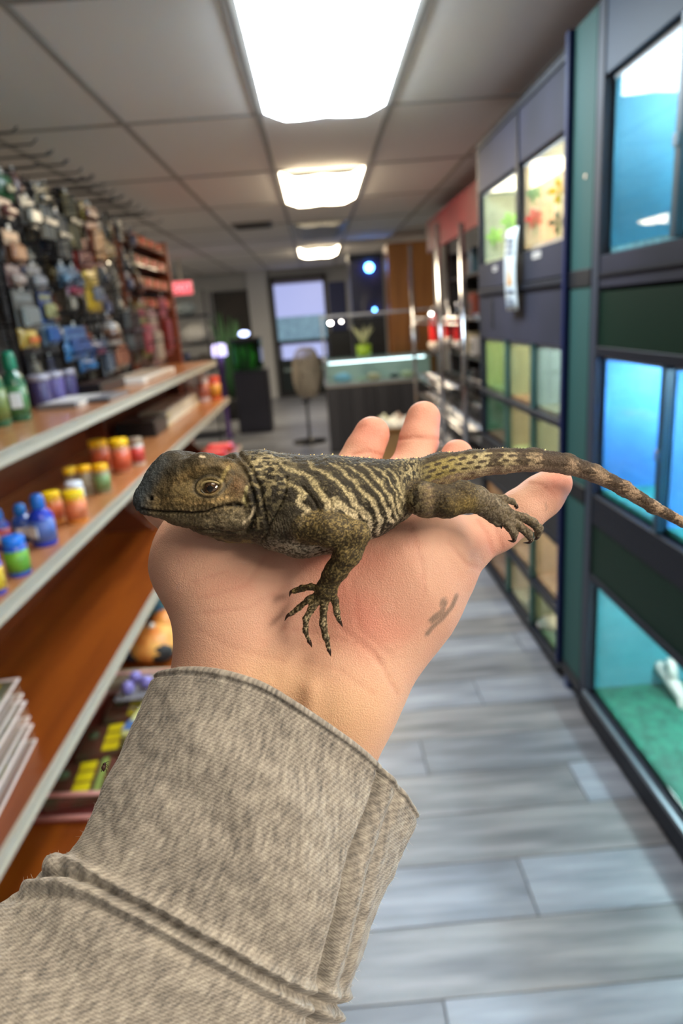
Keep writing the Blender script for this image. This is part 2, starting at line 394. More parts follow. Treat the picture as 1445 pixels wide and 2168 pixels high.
P = [
 (8, 395, 34, 50, (20, 110, 50), (40, 70, 30), 'pouch', 'bright green pouch hanging at the top left edge of the wire grid'),
 (10, 440, 30, 40, (215, 180, 160), (120, 60, 50), 'blister_pack', 'pale pink card package below the green pouch at the left edge'),
 (28, 525, 34, 70, (120, 70, 40), (190, 130, 90), 'blister_pack', 'brown and tan card package at left beside two bright reflections'),
 (86, 415, 22, 34, (225, 205, 160), (90, 80, 60), 'blister_pack', 'small cream package high on the wire grid near its second post'),
 (62, 450, 30, 60, (120, 115, 105), (150, 145, 130), 'blister_pack', 'grey clear package left of the cream package high up'),
 (95, 470, 26, 70, (130, 122, 105), (90, 85, 78), 'long_stick_pack', 'bundle of beige sticks under the small cream package'),
 (128, 500, 24, 90, (70, 68, 66), (120, 110, 95), 'long_stick_pack', 'bundle of dark grey rods hanging in the upper middle of the grid'),
 (150, 470, 22, 110, (110, 96, 50), (70, 66, 50), 'long_stick_pack', 'bundle of olive sticks left of the red long packages'),
 (186, 450, 26, 34, (200, 170, 40), (120, 60, 40), 'blister_pack', 'small yellow package at the top of the grid above red ones'),
 (172, 540, 30, 70, (170, 40, 25), (110, 30, 25), 'blister_pack', 'red package hanging in the middle height of the grid'),
 (200, 500, 24, 120, (160, 62, 34), (180, 120, 60), 'blister_pack', 'tall narrow orange red package next to the brown grid post'),
 (222, 530, 18, 40, (230, 195, 140), (200, 160, 110), 'squeeze_bottle', 'cream coloured bottle hanging left of the bright window reflection'),
 (135, 585, 20, 44, (70, 110, 140), (90, 130, 160), 'blister_pack', 'small steel blue package below the dark grey rods'),
 (158, 590, 20, 44, (90, 130, 160), (60, 90, 120), 'blister_pack', 'pale blue package below the red package'),
 (155, 612, 26, 26, (220, 170, 190), (180, 60, 90), 'blister_pack', 'small pink and white package above the yellow bag'),
 (195, 612, 32, 96, (215, 170, 20), (90, 100, 110), 'pouch', 'large yellow pouch with a dark centre in the middle of the grid'),
 (30, 585, 30, 44, (150, 110, 110), (190, 170, 160), 'blister_pack', 'dusty pink package low behind the brown package at left'),
 (75, 590, 30, 54, (110, 108, 108), (150, 150, 155), 'blister_pack', 'grey package right of the dusty pink one'),
 (55, 660, 44, 86, (112, 112, 108), (140, 142, 138), 'blister_pack', 'large clear grey package above the yellow and orange label'),
 (60, 716, 40, 40, (235, 190, 50), (235, 120, 60), 'pouch', 'yellow and orange square package above the green bottles'),
 (98, 650, 26, 60, (40, 80, 150), (170, 165, 110), 'blister_pack', 'blue package with pale top in the lower left part of the grid'),
 (104, 700, 28, 60, (120, 150, 180), (40, 90, 160), 'blister_pack', 'light blue and white package under the blue one'),
 (162, 722, 46, 60, (110, 150, 200), (50, 80, 140), 'blister_pack', 'pale blue card package in the lower middle of the grid'),
 (160, 745, 44, 34, (30, 130, 200), (30, 100, 180), 'pouch', 'bright sky blue pouch directly under the pale blue card'),
 (205, 740, 34, 34, (40, 70, 130), (140, 60, 90), 'pouch', 'dark blue pouch right of the sky blue pouch'),
 (187, 772, 36, 26, (0, 100, 170), (0, 120, 190), 'pouch', 'round bright blue pouch lowest in the grid'),
 (232, 700, 22, 60, (215, 200, 190), (120, 80, 60), 'squeeze_bottle', 'white and tan bottle hanging past the yellow pouch'),
 (250, 740, 30, 80, (190, 170, 140), (160, 90, 60), 'blister_pack', 'cream and tan package standing low near the shelf top'),
 (225, 755, 18, 76, (110, 120, 135), (80, 90, 110), 'blister_pack', 'slate grey narrow package low beside the cream one'),
 (278, 700, 26, 80, (96, 92, 88), (70, 40, 40), 'long_stick_pack', 'dark bundle of sticks between cream package and pink packages'),
 (306, 700, 18, 110, (150, 140, 60), (180, 70, 80), 'blister_pack', 'tall narrow olive and pink package under the orange shelf boxes'),
 (330, 715, 18, 110, (205, 150, 150), (190, 170, 150), 'blister_pack', 'tall pale pink package near the wooden end post'),
 (350, 690, 16, 120, (170, 50, 30), (140, 30, 20), 'blister_pack', 'tall red package closest to the wooden end post'),
]
for p_ in P: hang_pack(*p_)
rows_ = ['top', 'second', 'third', 'fourth', 'fifth', 'lowest']
words = ['first', 'second', 'third', 'fourth', 'fifth', 'sixth', 'seventh', 'eighth', 'ninth', 'tenth']
fc = [((66, 62, 58), 'charcoal'), ((110, 100, 86), 'taupe'), ((90, 78, 50), 'olive'), ((50, 54, 64), 'slate'), ((124, 116, 104), 'stone grey'), ((96, 52, 36), 'rust brown'), ((70, 70, 90), 'dull violet')]
rr_ = random.Random(3)
for r_ in range(6):
    for c_ in range(10):
        pxw = [40, 75, 108, 138, 165, 192, 218, 244, 268, 292][c_] + rr_.uniform(-5, 5)
        y_ = onx(pxw, 600, GX + .05)[1]; z_ = 2.08 - r_ * .145 + rr_.uniform(-.02, .02)
        q_ = -(ROT.T @ (np.array([GX + .05, y_, z_]) - CAM)); cc = ROT.T @ (np.array([GX + .05, y_, z_]) - CAM)
        px_, py_ = CX - FPX * cc[0] / cc[2], CY + FPX * cc[1] / cc[2]
        col_, nm_ = fc[(r_ * 3 + c_ * 5 + (c_ // 3)) % 7]; dp_ = -cc[2]
        kind_ = ['blister_pack', 'long_stick_pack', 'pouch'][(r_ + c_ * 2) % 3]
        hang_pack(px_, py_, .055 * FPX / dp_ * .45, .12 * FPX / dp_, tuple(int(v * 1.25) for v in col_), tuple(int(v * 1.5) for v in col_), kind_,
                  '%s %s, %s from left in the %s back row of the wire grid' % (nm_, {'blister_pack': 'card pack', 'long_stick_pack': 'stick bundle', 'pouch': 'pouch'}[kind_], words[c_], rows_[r_]), xo=.05)
# purple and dark items low behind the top shelf
for k, (px, col, wd) in enumerate([(95, (66, 58, 100), 'left'), (125, (84, 74, 130), 'middle'), (152, (60, 54, 100), 'right')]):
    c = onx(px, 795, -1.1); c[2] = 1.235
    c = c + np.array([-.03, 0, 0]); t = thing('purple_tub', 'purple tub with clear lid standing on the top shelf, %s one of three' % wd, 'tub', c, 0, 'purple tubs on the top shelf')
    MB().lathe([(.036, 0), (.04, .01), (.042, .10), (.036, .11)], n=18).build('tub_body', mat('purple_%d' % k, col, .35), t)
    MB().lathe([(.044, .105), (.044, .125), (.036, .13)], n=18).build('lid', mat('lid_grey', (150, 146, 160), .2), t)
c = onx(70, 775, -1.1)
# wooden display with yellow-orange boxes at the grid's end
ds = thing('wooden_display_stand', 'reddish wooden display stand with shelves of orange boxes at the end of the wire grid', 'display stand', (-1.22, 5.2, 1.24))
for (y, nm) in ((-.46, 'post'), (.62, 'post')): bx(nm, mat('display_post', (104, 44, 18), .4, noise=(3, (124, 56, 24), (3, 3, .4))), (-.06, -.02 if y < 0 else .06, y, y + .05, -1.24 if y > 0 else 0, .93), ds, .004)
for z in (.18, .42, .56, .70, .84): bx('shelf', m_wood_d, (-.06, .05, -.45, .63, z - .01, z), ds)
bx('back_panel', mat('display_back', (60, 34, 34), .7), (-.075, -.062, -.45, .66, 0, .93), ds)
n_ = 0
for z, nm in ((.70, 'upper'), (.56, 'middle'), (.42, 'lower'), (.84, 'top')):
    for k in range(4):
        y = -.40 + k * .25
        t = thing('orange_box', 'flat orange box, %s from near end, %s shelf of wooden display stand' % (('first', 'second', 'third', 'fourth')[k], nm), 'box', (-1.22, 5.2 + y, 1.24 + z), 0, 'orange boxes on the wooden display')
        bx('carton', mat('carton_orange', (150, 88, 22), .4, noise=(12, (116, 58, 18), (1, 1, 1))), (-.045, .045, 0, .21, 0, .06), t, .003)
        bx('printed_panel', mat('carton_red', (200, 50, 60) if k % 2 else (190, 40, 40), .4), (.045, .0465, .02, .08, .01, .05), t)
c = onx(45, 550, -1.05)

# ---------------------------------------------------------------- items standing on the shelves
def spot(px, py, z): p = onz(px, py, z); return p
def px2m(p, n): return n * depth(p) / FPX
def bottle(px, py, z, wpx, hpx, body, cap, lab_, label, cat='jar', kind='jar', group=None, shape='jar', cap2=None):
    p = spot(px, py, z); r = px2m(p, wpx) / 2; h = px2m(p, hpx) * 1.02
    p = p + np.array([-r * .3, r * .8, 0]); p[1] = min(p[1], SY1 - .04 - .06 * (px < 450)) if z > .6 else p[1]
    t = thing(kind, label, cat, p, random.uniform(-.5, .5), group)
    mb_ = mat('plastic_%d_%d_%d' % body, body, .25, coat=.3); mc = mat('cap_%d_%d_%d' % cap, cap, .35); ml = mat('label_%d_%d_%d' % lab_, lab_, .4, noise=(26, tuple(int(min(255, v * .75 + 22)) for v in lab_), (1, 1, 1)))
    if shape == 'jar':
        MB().lathe([(r * .9, 0), (r * .97, h * .03), (r * .97, h * .74), (r * .8, h * .80)], n=24).build('jar_body', mb_, t)
        MB().lathe([(r * .9, h * .79), (r * .92, h * .8), (r * .92, h * .98), (r * .85, h)], n=36, ridge=.03).build('lid', mc, t)
        MB().lathe([(r * .985, h * .12), (r * .985, h * .66)], n=24).build('label', ml, t)
    elif shape == 'bottle':
        MB().lathe([(r * .92, 0), (r, h * .03), (r, h * .56), (r * .8, h * .66), (r * .5, h * .72), (r * .42, h * .76)], n=24).build('bottle_body', mb_, t)
        MB().lathe([(r * .56, h * .74), (r * .58, h * .76), (r * .55, h * .93), (r * .4, h)], n=24, ridge=.03).build('cap', mc, t)
        MB().lathe([(r * 1.01, h * .1), (r * 1.01, h * .52)], n=24).build('label', ml, t)
        MB().box(-r * .5, r * .5, -r * 1.03, -r * .9, h * .2, h * .42, bev=.001).build('label_patch', mat('patch_white', (220, 222, 225), .4), t)
    return t
Z2 = .94; Z1 = 1.235
yel = (245, 190, 20)
# second shelf
bottle(218, 1000, Z2, 42, 66, (190, 120, 90), yel, (205, 84, 40), 'tall orange jar with yellow lid, left of the two big ones')
bottle(262, 1002, Z2, 42, 70, (190, 120, 90), yel, (214, 84, 46), 'tall orange jar with yellow lid, right of the two big ones')
bottle(296, 985, Z2, 30, 56, (200, 190, 180), (150, 130, 110), (205, 60, 50), 'red and white jar with grey lid beside the big orange jars')
bottle(158, 1050, Z2, 32, 58, (120, 90, 70), (250, 200, 30), (150, 130, 110), 'small dark jar with yellow lid, left of the three small ones')
bottle(188, 1048, Z2, 30, 60, (150, 130, 100), (250, 185, 20), (160, 140, 110), 'small brown jar with orange lid, middle of the three small ones')
bottle(222, 1045, Z2, 34, 60, (150, 140, 110), (250, 185, 20), (120, 150, 90), 'small green jar with orange lid, right of the three small ones')
bottle(165, 1075, Z2, 38, 52, (225, 225, 230), (225, 230, 240), (215, 215, 220), 'white jar with white lid half hidden behind a yellow lidded jar')
bottle(118, 1108, Z2, 40, 64, (220, 150, 60), (250, 205, 20), (226, 110, 60), 'orange jar with yellow lid standing behind the blue bottles')
bottle(166, 1108, Z2, 46, 66, (235, 150, 60), (250, 210, 20), (232, 120, 70), 'orange and pink jar with bright yellow lid in front of the white jar')
bottle(97, 1158, Z2, 52, 108, (30, 60, 190), (25, 100, 190), (80, 110, 190), 'big royal blue bottle with blue cap nearest the shelf edge', 'bottle', 'bottle', shape='bottle')
bottle(55, 1150, Z2, 44, 80, (20, 70, 160), (20, 110, 190), (60, 80, 140), 'blue bottle with round blue cap left of the big blue one', 'bottle', 'bottle', shape='bottle')
bottle(8, 1165, Z2, 40, 86, (30, 50, 140), (20, 100, 180), (160, 40, 50), 'blue bottle with a red label at the left edge of the picture', 'bottle', 'bottle', shape='bottle')
bottle(42, 1222, Z2, 50, 84, (40, 90, 200), (30, 120, 230), (110, 180, 50), 'green labelled jar with bright blue lid on the second shelf')
bottle(-8, 1262, Z2, 44, 90, (60, 80, 190), (60, 80, 200), (240, 200, 40), 'blue and yellow jar cut by the left edge of the picture')
# top shelf green bottles
bottle(44, 893, Z1, 46, 142, (30, 92, 66), (10, 120, 90), (64, 120, 70), 'tall green bottle with teal green cap on the top shelf', 'bottle', 'bottle', shape='bottle')
bottle(4, 905, Z1, 40, 150, (40, 96, 66), (30, 120, 80), (110, 130, 60), 'tall green bottle left of the other one, cut by the picture edge', 'bottle', 'bottle', shape='bottle')
p = spot(70, 850, Z1)
bottle(78, 846, Z1, 34, 76, (150, 140, 120), (255, 245, 190), (110, 100, 100), 'pale jar with glossy cream lid behind the green bottles')

def carton(x0, x1, y0, y1, z0, z1, m, m2, label, cat='box', name='carton', group=None, parts=True):
    t = thing(name, label, cat, ((x0 + x1) / 2, (y0 + y1) / 2, z0), 0, group)
    a, b, h = (x1 - x0) / 2, (y1 - y0) / 2, z1 - z0
    bx('box_body', m, (-a, a, -b, b, 0, h), t, .003)
    bx('top_print', m2, (-a * .8, a * .8, -b * .85, b * .85, h, h + .0008), t)
    bx('side_print', m2, (a, a + .0008, -b * .8, b * .8, h * .2, h * .8), t)
    return t
c_w = mat('print_white', (214, 208, 200), .35); c_b = mat('print_black', (20, 18, 20), .4); c_g = mat('print_grey', (120, 116, 118), .35)
carton(-1.1, -.95, 2.62, 2.95, Z1, Z1 + .022, c_g, c_w, 'flat grey magazine like pack lying on the top shelf beside green bottles', 'pack', 'flat_pack')
carton(-1.02, -.86, 2.75, 3.05, Z1, Z1 + .016, mat('dk_slate', (60, 62, 70), .3), c_g, 'dark flat pack with pale cover lying at the front of the top shelf', 'pack', 'flat_pack')
carton(-1.16, -1.0, 3.1, 3.5, Z1, Z1 + .05, c_b, mat('dkbrown', (54, 34, 30), .5), 'low black box lying on the top shelf behind the flat packs')
carton(-1.14, -.93, 3.6, 4.4, Z1, Z1 + .03, c_w, mat('print_tan', (180, 160, 140), .4), 'long flat white and tan pack on the far part of the top shelf', 'pack', 'flat_pack')
carton(-1.14, -.92, 3.65, 3.95, Z2, Z2 + .085, c_b, mat('dkgrey', (40, 38, 42), .4), 'black box on the second shelf in front of the long stack of packs')
for k in range(5):
    t = carton(-1.12, -.93 - .004 * k, 4.0 + .02 * k, 5.1, Z2 + k * .017, Z2 + k * .017 + .016, mat('sheet_%d' % (k % 3), ((190, 180, 140), (168, 160, 150), (140, 130, 96))[k % 3], .3), c_w,
               'long flat pack in the stack on the second shelf, %s' % ('lowest', 'second from bottom', 'middle', 'fourth from bottom', 'topmost')[k], 'pack', 'flat_pack', 'stack of long flat packs')
bottle(415, 845, Z2, 28, 50, (215, 210, 215), (205, 200, 205), (190, 150, 140), 'white jar beyond the long stack on the second shelf')
bottle(440, 845, Z2, 26, 56, (215, 210, 215), (225, 220, 225), (190, 110, 90), 'white and orange jar near the far end of the second shelf')
bottle(468, 838, Z2, 24, 44, (220, 90, 60), (220, 80, 50), (225, 150, 40), 'orange red jar last on the far end of the second shelf')
# third shelf: clear clamshell packs, red packs far
m_clear = glass('clear_plastic', (250, 250, 248), 1.0, .12)
m_rimp = mat('plastic_rim', (222, 206, 200), .2, coat=.6)
for k in range(3):
    t = thing('clamshell_pack', ('lowest', 'middle', 'topmost')[k] + ' clear plastic clamshell of green food cups stacked on the third shelf', 'pack', (-.91 - .01 * k, 1.36 + .012 * k, .48 + k * .062), .10, 'clear clamshells stacked on the third shelf')
    MB().box(-.10, .10, -.19, .19, 0, .052, bev=.012).build('plastic_shell', m_clear, t)
    for zz_ in (.0, .046):
        for bb_ in ((-.10, .10, -.19, -.182), (-.10, .10, .182, .19), (-.10, -.092, -.182, .182), (.092, .10, -.182, .182)): MB().box(bb_[0], bb_[1], bb_[2], bb_[3], zz_ + .001, zz_ + .007, bev=.002).build('shell_rim', m_rimp, t)
    bx('tray_insert', mat('insert_pinkish', (176, 156, 150), .4), (-.085, .085, -.175, .175, .004, .010), t, .002)
    for i in range(2):
        for j in range(4):
            MB().lathe([(.022, .011), (.034, .016), (.036, .042), (.030, .045)], (-.043 + i * .086, -.13 + j * .088, 0), 14).build('cup', mat('cup_%d' % (j % 3), ((120, 112, 76), (88, 110, 104), (150, 140, 90))[j % 3], .35), t)
    bx('paper_card', mat('card_olive', (126, 122, 104), .4, noise=(20, (80, 90, 70), (1, 1, 1))), (-.085, .085, -.175, .175, .0465, .049), t)
    bx('green_stripe', mat('stripe_green', (20, 140, 60), .4), (-.084, -.02, -.16, .16, .0492, .0500), t)
    bx('yellow_stripe', mat('stripe_yellow', (214, 176, 40), .4), (.045, .060, -.17, .17, .0492, .0500), t)
for (px, py, nm) in ((478, 933, 'far'), (462, 948, 'near')):
    p = spot(px, py, .48)
    t = thing('red_tray_pack', 'glossy red flat pack on the end of the third shelf, the %s one of two' % nm, 'pack', (p[0], p[1] - (.36 if nm == 'far' else .33), .48), .1)
    MB().box(-.11, .11, -.1, .1, 0, .03, bev=.01).build('pack_body', mat('glossy_red', (235, 70, 80), .25, coat=.5), t)
    bx('paper_label', mat('label_pale_red', (240, 130, 130), .4), (-.08, .08, -.06, .06, .03, .031), t)
# bottom deck items
Z0 = .14
def on0(px, py): return onz(px, py, Z0)
t = thing('pink_tray', 'clear lidded tray with pale pink rim holding yellow lettered packs on the bottom shelf', 'tray', (-.80, 1.98, Z0), -.06)
a, b = .155, .34
rim = MB()
for z in (.02, .10):
    rim.tube([(-a, -b, z), (a, -b, z), (a, b, z), (-a, b, z), (-a, -b, z)], .008, 8)
rim.build('rim', mat('pink_plastic', (216, 156, 150), .3), t)
bx('base', mat('tray_base', (120, 56, 52), .5), (-a, a, -b, b, 0, .008), t, .003)
MB().box(-a + .004, a - .004, -b + .004, b - .004, .088, .092).build('clear_lid', m_clear, t)
for k in range(3):
    q = thing('snack_pack', 'maroon pack with yellow blocks printed on it inside the pink rimmed tray, %s' % ('nearest', 'middle', 'farthest')[k], 'pack', (-.84 + .03 * k, 1.77 + k * .2, Z0 + .009), .1, 'maroon packs in the tray')
    MB().box(-.1, .1, -.09, .09, 0, .05, bev=.012).build('pouch_body', mat('maroon', (110, 58, 50), .4, noise=(18, (76, 66, 50), (1, 1, 1))), q)
    for j in range(3):
        bx('yellow_letter_block', mat('letter_yellow', (232, 210, 20), .4), (-.012, .04, -.075 + j * .052, -.032 + j * .052, .05, .052), q, .0008)
    MB().lathe([(.02, .05), (.02, .054)], (-.055, .02, 0), 14).build('round_print', mat('round_green', (90, 110, 80), .4), q)
    MB().box(.055, .075, -.08, .08, .05, .052).build('green_line', mat('line_green', (150, 170, 90), .4), q)
q = thing('purple_toy_pack', 'pack of purple balls beside the yellow lettered packs on the bottom shelf', 'pack', (-.76, 2.2, Z0 + .1))
bx('card', c_g, (-.07, .07, -.08, .08, 0, .005), q, .001)
for (dx_, dy_) in ((-.03, -.03), (.03, 0), (-.02, .04)): MB().blob((dx_, dy_, .026), .024).build('ball', mat('ball_purple', (130, 120, 190), .25), q)
q = thing('green_toy_pack', 'pale lime green pack leaning against the tray near the grey sleeve', 'pack', (-.69, 1.98, Z0 + .10), -.2)
MB().box(-.035, .035, -.1, .1, 0, .03, bev=.01).build('pouch_body', mat('lime_pale', (206, 216, 120), .4, noise=(14, (214, 190, 180), (1, 1, 1))), q)
bx('blue_print', mat('print_blue', (70, 100, 150), .4), (-.03, .03, -.09, -.04, .03, .031), q)
q = thing('red_toy_pack', 'coral red pack between purple balls and grey sleeve', 'pack', (-.67, 2.2, Z0 + .1))
MB().box(-.03, .03, -.06, .06, 0, .03, bev=.01).build('pouch_body', mat('coral', (235, 120, 115), .4), q)
bx('paper_label', c_w, (-.02, .02, -.03, .03, .03, .031), q)
# tan wooden bowl-like hide and orange mushroom decoration
q = thing('tan_platform', 'tan wooden reptile platform on the bottom shelf under the orange ornament', 'platform', (-.80, 2.42, Z0), -.1)
MB().box(-.16, .16, -.07, .07, 0, .03, bev=.012).build('board', mat('tan_board', (200, 184, 158), .5, noise=(8, (170, 150, 124), (1, 4, 1))), q)
MB().box(-.16, .16, -.09, -.07, 0, .055, bev=.012).build('lip', mat('tan_lip', (214, 200, 176), .5), q)
q = thing('orange_rock_hide', 'orange and brown cave ornament with dark openings on the bottom shelf', 'ornament', (-.82, 2.66, Z0), .2)
mb = MB(); mb.blob((0, 0, .06), .12, 18, 12, .05, (1, 1.1, .62)); mb.blob((.05, .08, .09), .07, 14, 10, .05)
mb.build('shell', mat('rock_orange', (216, 120, 50), .45, noise=(9, (236, 176, 90), (1, 1, 1)), bump=(40, .4, .004)), q)
MB().blob((.03, -.10, .05), .055, 14, 8, 0, (1, .6, .8)).build('opening', mat('opening_dark', (36, 36, 40), .6), q)
MB().blob((-.085, -.07, .05), .04, 14, 8, 0, (1, .6, .8)).build('opening', mat('opening_dark', (36, 36, 40), .6), q)
MB().blob((.0, .0, .135), .016).build('white_spot', c_w, q)
q = thing('blue_bag', 'crumpled blue and yellow printed bag on the bottom shelf beside the wrist', 'bag', (-.86, 3.08, Z0), .3)
mb = MB(); mb.blob((0, 0, .09), .15, 16, 10, .06, (.9, 1.1, .6)); mb.build('bag_body', mat('bag_blue', (50, 120, 190), .35, noise=(11, (120, 150, 90), (1, 1, 1))), q)
MB().blob((.06, -.06, .125), .055, 12, 8, .05, (1, 1, .6)).build('yellow_print', mat('bag_yellow', (225, 200, 40), .4), q)
MB().blob((.03, -.12, .06), .06, 12, 8, .05, (1.2, .6, .4)).build('bright_band', mat('bag_cyan', (10, 130, 220), .35), q)
q = thing('white_grey_pack', 'white and grey crinkled pack between orange ornament and blue bag', 'pack', (-.72, 2.84, Z0), .4)
MB().blob((0, 0, .05), .075, 14, 8, .08, (.9, 1, .7)).build('pack_body', mat('pack_silver', (190, 192, 200), .3, noise=(16, (110, 110, 120), (1, 1, 1))), q)
MB().box(-.05, .05, -.08, -.02, .06, .075, bev=.004).build('paper_label', mat('label_mint', (200, 220, 205), .4), q)

# ================================================================ RIGHT TANK RACKS
m_char = mat('charcoal_laminate', (56, 56, 70), .6, spec=.12, noise=(3, (48, 49, 58), (1, 1, 1)))
m_char2 = mat('charcoal_rail', (30, 34, 44), .5, spec=.2)
m_navy = mat('navy_post', (18, 32, 76), .5, spec=.2)
m_teal = mat('teal_panel', (54, 92, 88), .6, spec=.2)
m_band = mat('black_band', (12, 18, 26), .5)
m_green = mat('dark_green_panel', (14, 44, 32), .45, spec=.15)
m_glass = glass('tank_glass', (236, 244, 242), .5)
RX, RB = .88, 1.46
rk = thing('tank_rack', 'charcoal framed rack of glass reptile tanks farther down the right side, beyond the navy post', 'tank rack', (RX, 3.05, 0))
def rb(par, org, name, m, b, bev=0.0):
    return bx(name, m, (b[0] - org[0], b[1] - org[0], b[2] - org[1], b[3] - org[1], b[4], b[5]), par, bev)
o1 = (RX, 3.05)
F0, F1 = 2.42, 3.69
rb(rk, o1, 'top_panel', m_char, (RX, RX + .02, F0, F1, 2.04, 2.235))
rb(rk, o1, 'panel_divider', m_char2, (RX - .006, RX, 2.985, 3.015, 2.04, 2.235))
rb(rk, o1, 'top_edge', m_char2, (RX - .008, RB, F0, F1, 2.235, 2.26))
rb(rk, o1, 'tank_frame', m_char2, (RX - .004, RX + .02, 2.99, 3.025, 1.69, 2.04))
rb(rk, o1, 'ledge_board', m_char, (RX - .004, RX + .02, F0, F1, 1.575, 1.695), .003)
rb(rk, o1, 'ledge_lip', m_char2, (RX - .014, RX + .02, F0, F1, 1.545, 1.57), .003)
rb(rk, o1, 'lower_board', m_char, (RX, RX + .02, F0, F1, 1.33, 1.545))
rb(rk, o1, 'board_slot', m_band, (RX - .003, RX, 3.42, 3.46, 1.38, 1.52))
rb(rk, o1, 'dark_panel', mat('dark_panel', (34, 36, 40), .5), (RX, RX + .02, F0, F1, .59, .79))
for z in (1.045, .79, .575, .275, .035): rb(rk, o1, 'tank_rail', m_char2, (RX - .006, RX + .022, F0, F1, z - .012, z + .014), .002)
rb(rk, o1, 'end_panel', m_char2, (RX, RB, F1, F1 + .03, .0, 2.25))
rb(rk, o1, 'rack_back', mat('rack_back', (50, 56, 60), .7), (RB, RB + .02, F0, F1, .03, 2.25))
for y in (2.50, 3.62): rb(rk, o1, 'foot', m_char2, (RX + .02, RX + .06, y - .02, y + .02, 0, .03))
LED = {}
def tank(rack_word, y0, y1, z0, z1, back, floor_c, led, pwr, label, cat='tank', side=None, divs=()):
    t = thing('glass_tank', label, cat, (RX + .022, (y0 + y1) / 2, z0))
    w2 = (y1 - y0) / 2; h = z1 - z0; dpt = RB - RX - .04
    bm_ = mat('tank_back_%d_%d_%d' % back, back, .6, noise=(4, tuple(int(v * .82) for v in back), (1, 1, 1)))
    bx('back_wall', bm_, (dpt - .008, dpt, -w2, w2, 0, h), t)
    bx('side_wall', bm_ if side is None else mat('tank_side_%d_%d_%d' % side, side, .6), (0.004, dpt, -w2, -w2 + .006, 0, h), t)
    bx('side_wall', bm_ if side is None else mat('tank_side_%d_%d_%d' % side, side, .6), (0.004, dpt, w2 - .006, w2, 0, h), t)
    bx('tank_floor', mat('tank_floor_%d_%d_%d' % floor_c, floor_c, .7, noise=(30, tuple(int(v * .75) for v in floor_c), (1, 1, 1))), (.004, dpt, -w2, w2, 0, .014), t)
    bx('hood', mat('hood_white', (190, 200, 205), .6), (.0, dpt, -w2, w2, h - .012, h), t)
    bx('front_glass', m_glass, (0, .004, -w2 + .006, w2 - .006, .014, h - .012), t)
    lm = mat('lamp_%s' % led, (240, 240, 240), .4, emit=({'blue': (.55, .78, 1.0), 'warm': (1.0, .78, .45), 'cool': (.85, .95, 1.0), 'deep': (.20, .45, 1.0), 'olive': (.9, .9, .5)}[led], pwr * TANK_GAIN))
    if pwr > 0:
        lm = mat('lamp_%s_%s' % (led, pwr), (240, 240, 240), .4, emit=({'blue': (.55, .78, 1.0), 'warm': (1.0, .84, .62), 'cool': (.85, .95, 1.0), 'deep': (.22, .50, 1.0), 'olive': (1.0, .93, .72)}[led], pwr * TANK_GAIN))
        L = MB().lathe([(.013, -w2 * .72), (.013, w2 * .72)], (dpt * .45, 0, h - .045), 12, 'y').build('lamp_tube', lm, t)
        bx('lamp_cap', m_char2, (dpt * .45 - .02, dpt * .45 + .02, -w2 * .76, -w2 * .72, h - .065, h - .012), t)
        bx('lamp_cap', m_char2, (dpt * .45 - .02, dpt * .45 + .02, w2 * .72, w2 * .76, h - .065, h - .012), t)
    return t
# upper bright pair
tA = tank('far', 3.03, 3.68, 1.70, 2.035, (205, 205, 190), (190, 190, 150), 'warm', 9.0, 'bright upper tank at the far end of the far rack, behind the hanging white notice')
tB = tank('far', 2.43, 2.985, 1.70, 2.035, (225, 205, 185), (214, 190, 160), 'warm', 13.0, 'brightest upper tank with red and yellow leaves beside the navy post')
def leaf(name, label, col, c, r, n=6):
    t = thing(name, label, 'plant', c)
    m = mat('leaf_%d_%d_%d' % col, col, .45)
    MB().tube([(0, 0, -r * 1.6), (0, 0, 0)], .003, 6).build('stem', mat('stem_green', (60, 120, 60), .5), t)
    for k in range(n):
        a = 2 * math.pi * k / n; R_ = r * .62
        mb = MB(); ca, sa = math.cos(a), math.sin(a)
        vs = [(0, 0, 0), (.25 * r * -sa + .5 * r * ca * .0 + .004, R_ * ca - .28 * r * sa, R_ * sa + .28 * r * ca), (.012, r * ca, r * sa), (.004, R_ * ca + .28 * r * sa, R_ * sa - .28 * r * ca)]
        vs2 = [(v[0] - .003, v[1], v[2]) for v in vs]
        mb.add(vs + vs2, [(0, 1, 2, 3), (7, 6, 5, 4), (0, 4, 5, 1), (1, 5, 6, 2), (2, 6, 7, 3), (3, 7, 4, 0)])
        mb.build('leaf', m, t)
    return t
def inT(px, py, x): return onx(px, py, x)
for (lb, col, px, py, r, y) in [
    ('red star shaped plastic leaf in the brightest tank', (235, 70, 70), 1132, 462, .042, 2.955),
    ('yellow plastic flower high beside the navy post', (240, 190, 10), 1186, 403, .050, 2.74),
    ('green plastic leaves left of the yellow flower', (50, 150, 90), 1130, 408, .032, 2.95),
    ('lime green plastic leaf low at the far end of the upper tank', (170, 225, 60), 1047, 500, .045, 3.62),
    ('lime green plastic leaf just left of the tank divider', (170, 230, 70), 1078, 468, .045, 3.45),
    ('dark olive leaves low beside the navy post', (92, 90, 60), 1184, 470, .045, 2.70)]:
    q = leaf('plastic_plant', lb, col, ony(px, py, y), r, 5); q.rotation_euler = (0, 0, 1.25)
t = thing('hanging_decoration', 'pale orange ribbon hanging in the brightest tank', 'decoration', ony(1158, 445, 2.93)); t.rotation_euler = (0, 0, 1.25)
for dy_ in (-.014, .014): MB().box(-.002, .002, dy_ - .010, dy_ + .010, -.12, .02, bev=.001).build('ribbon', mat('ribbon_orange', (240, 180, 150), .5), t)
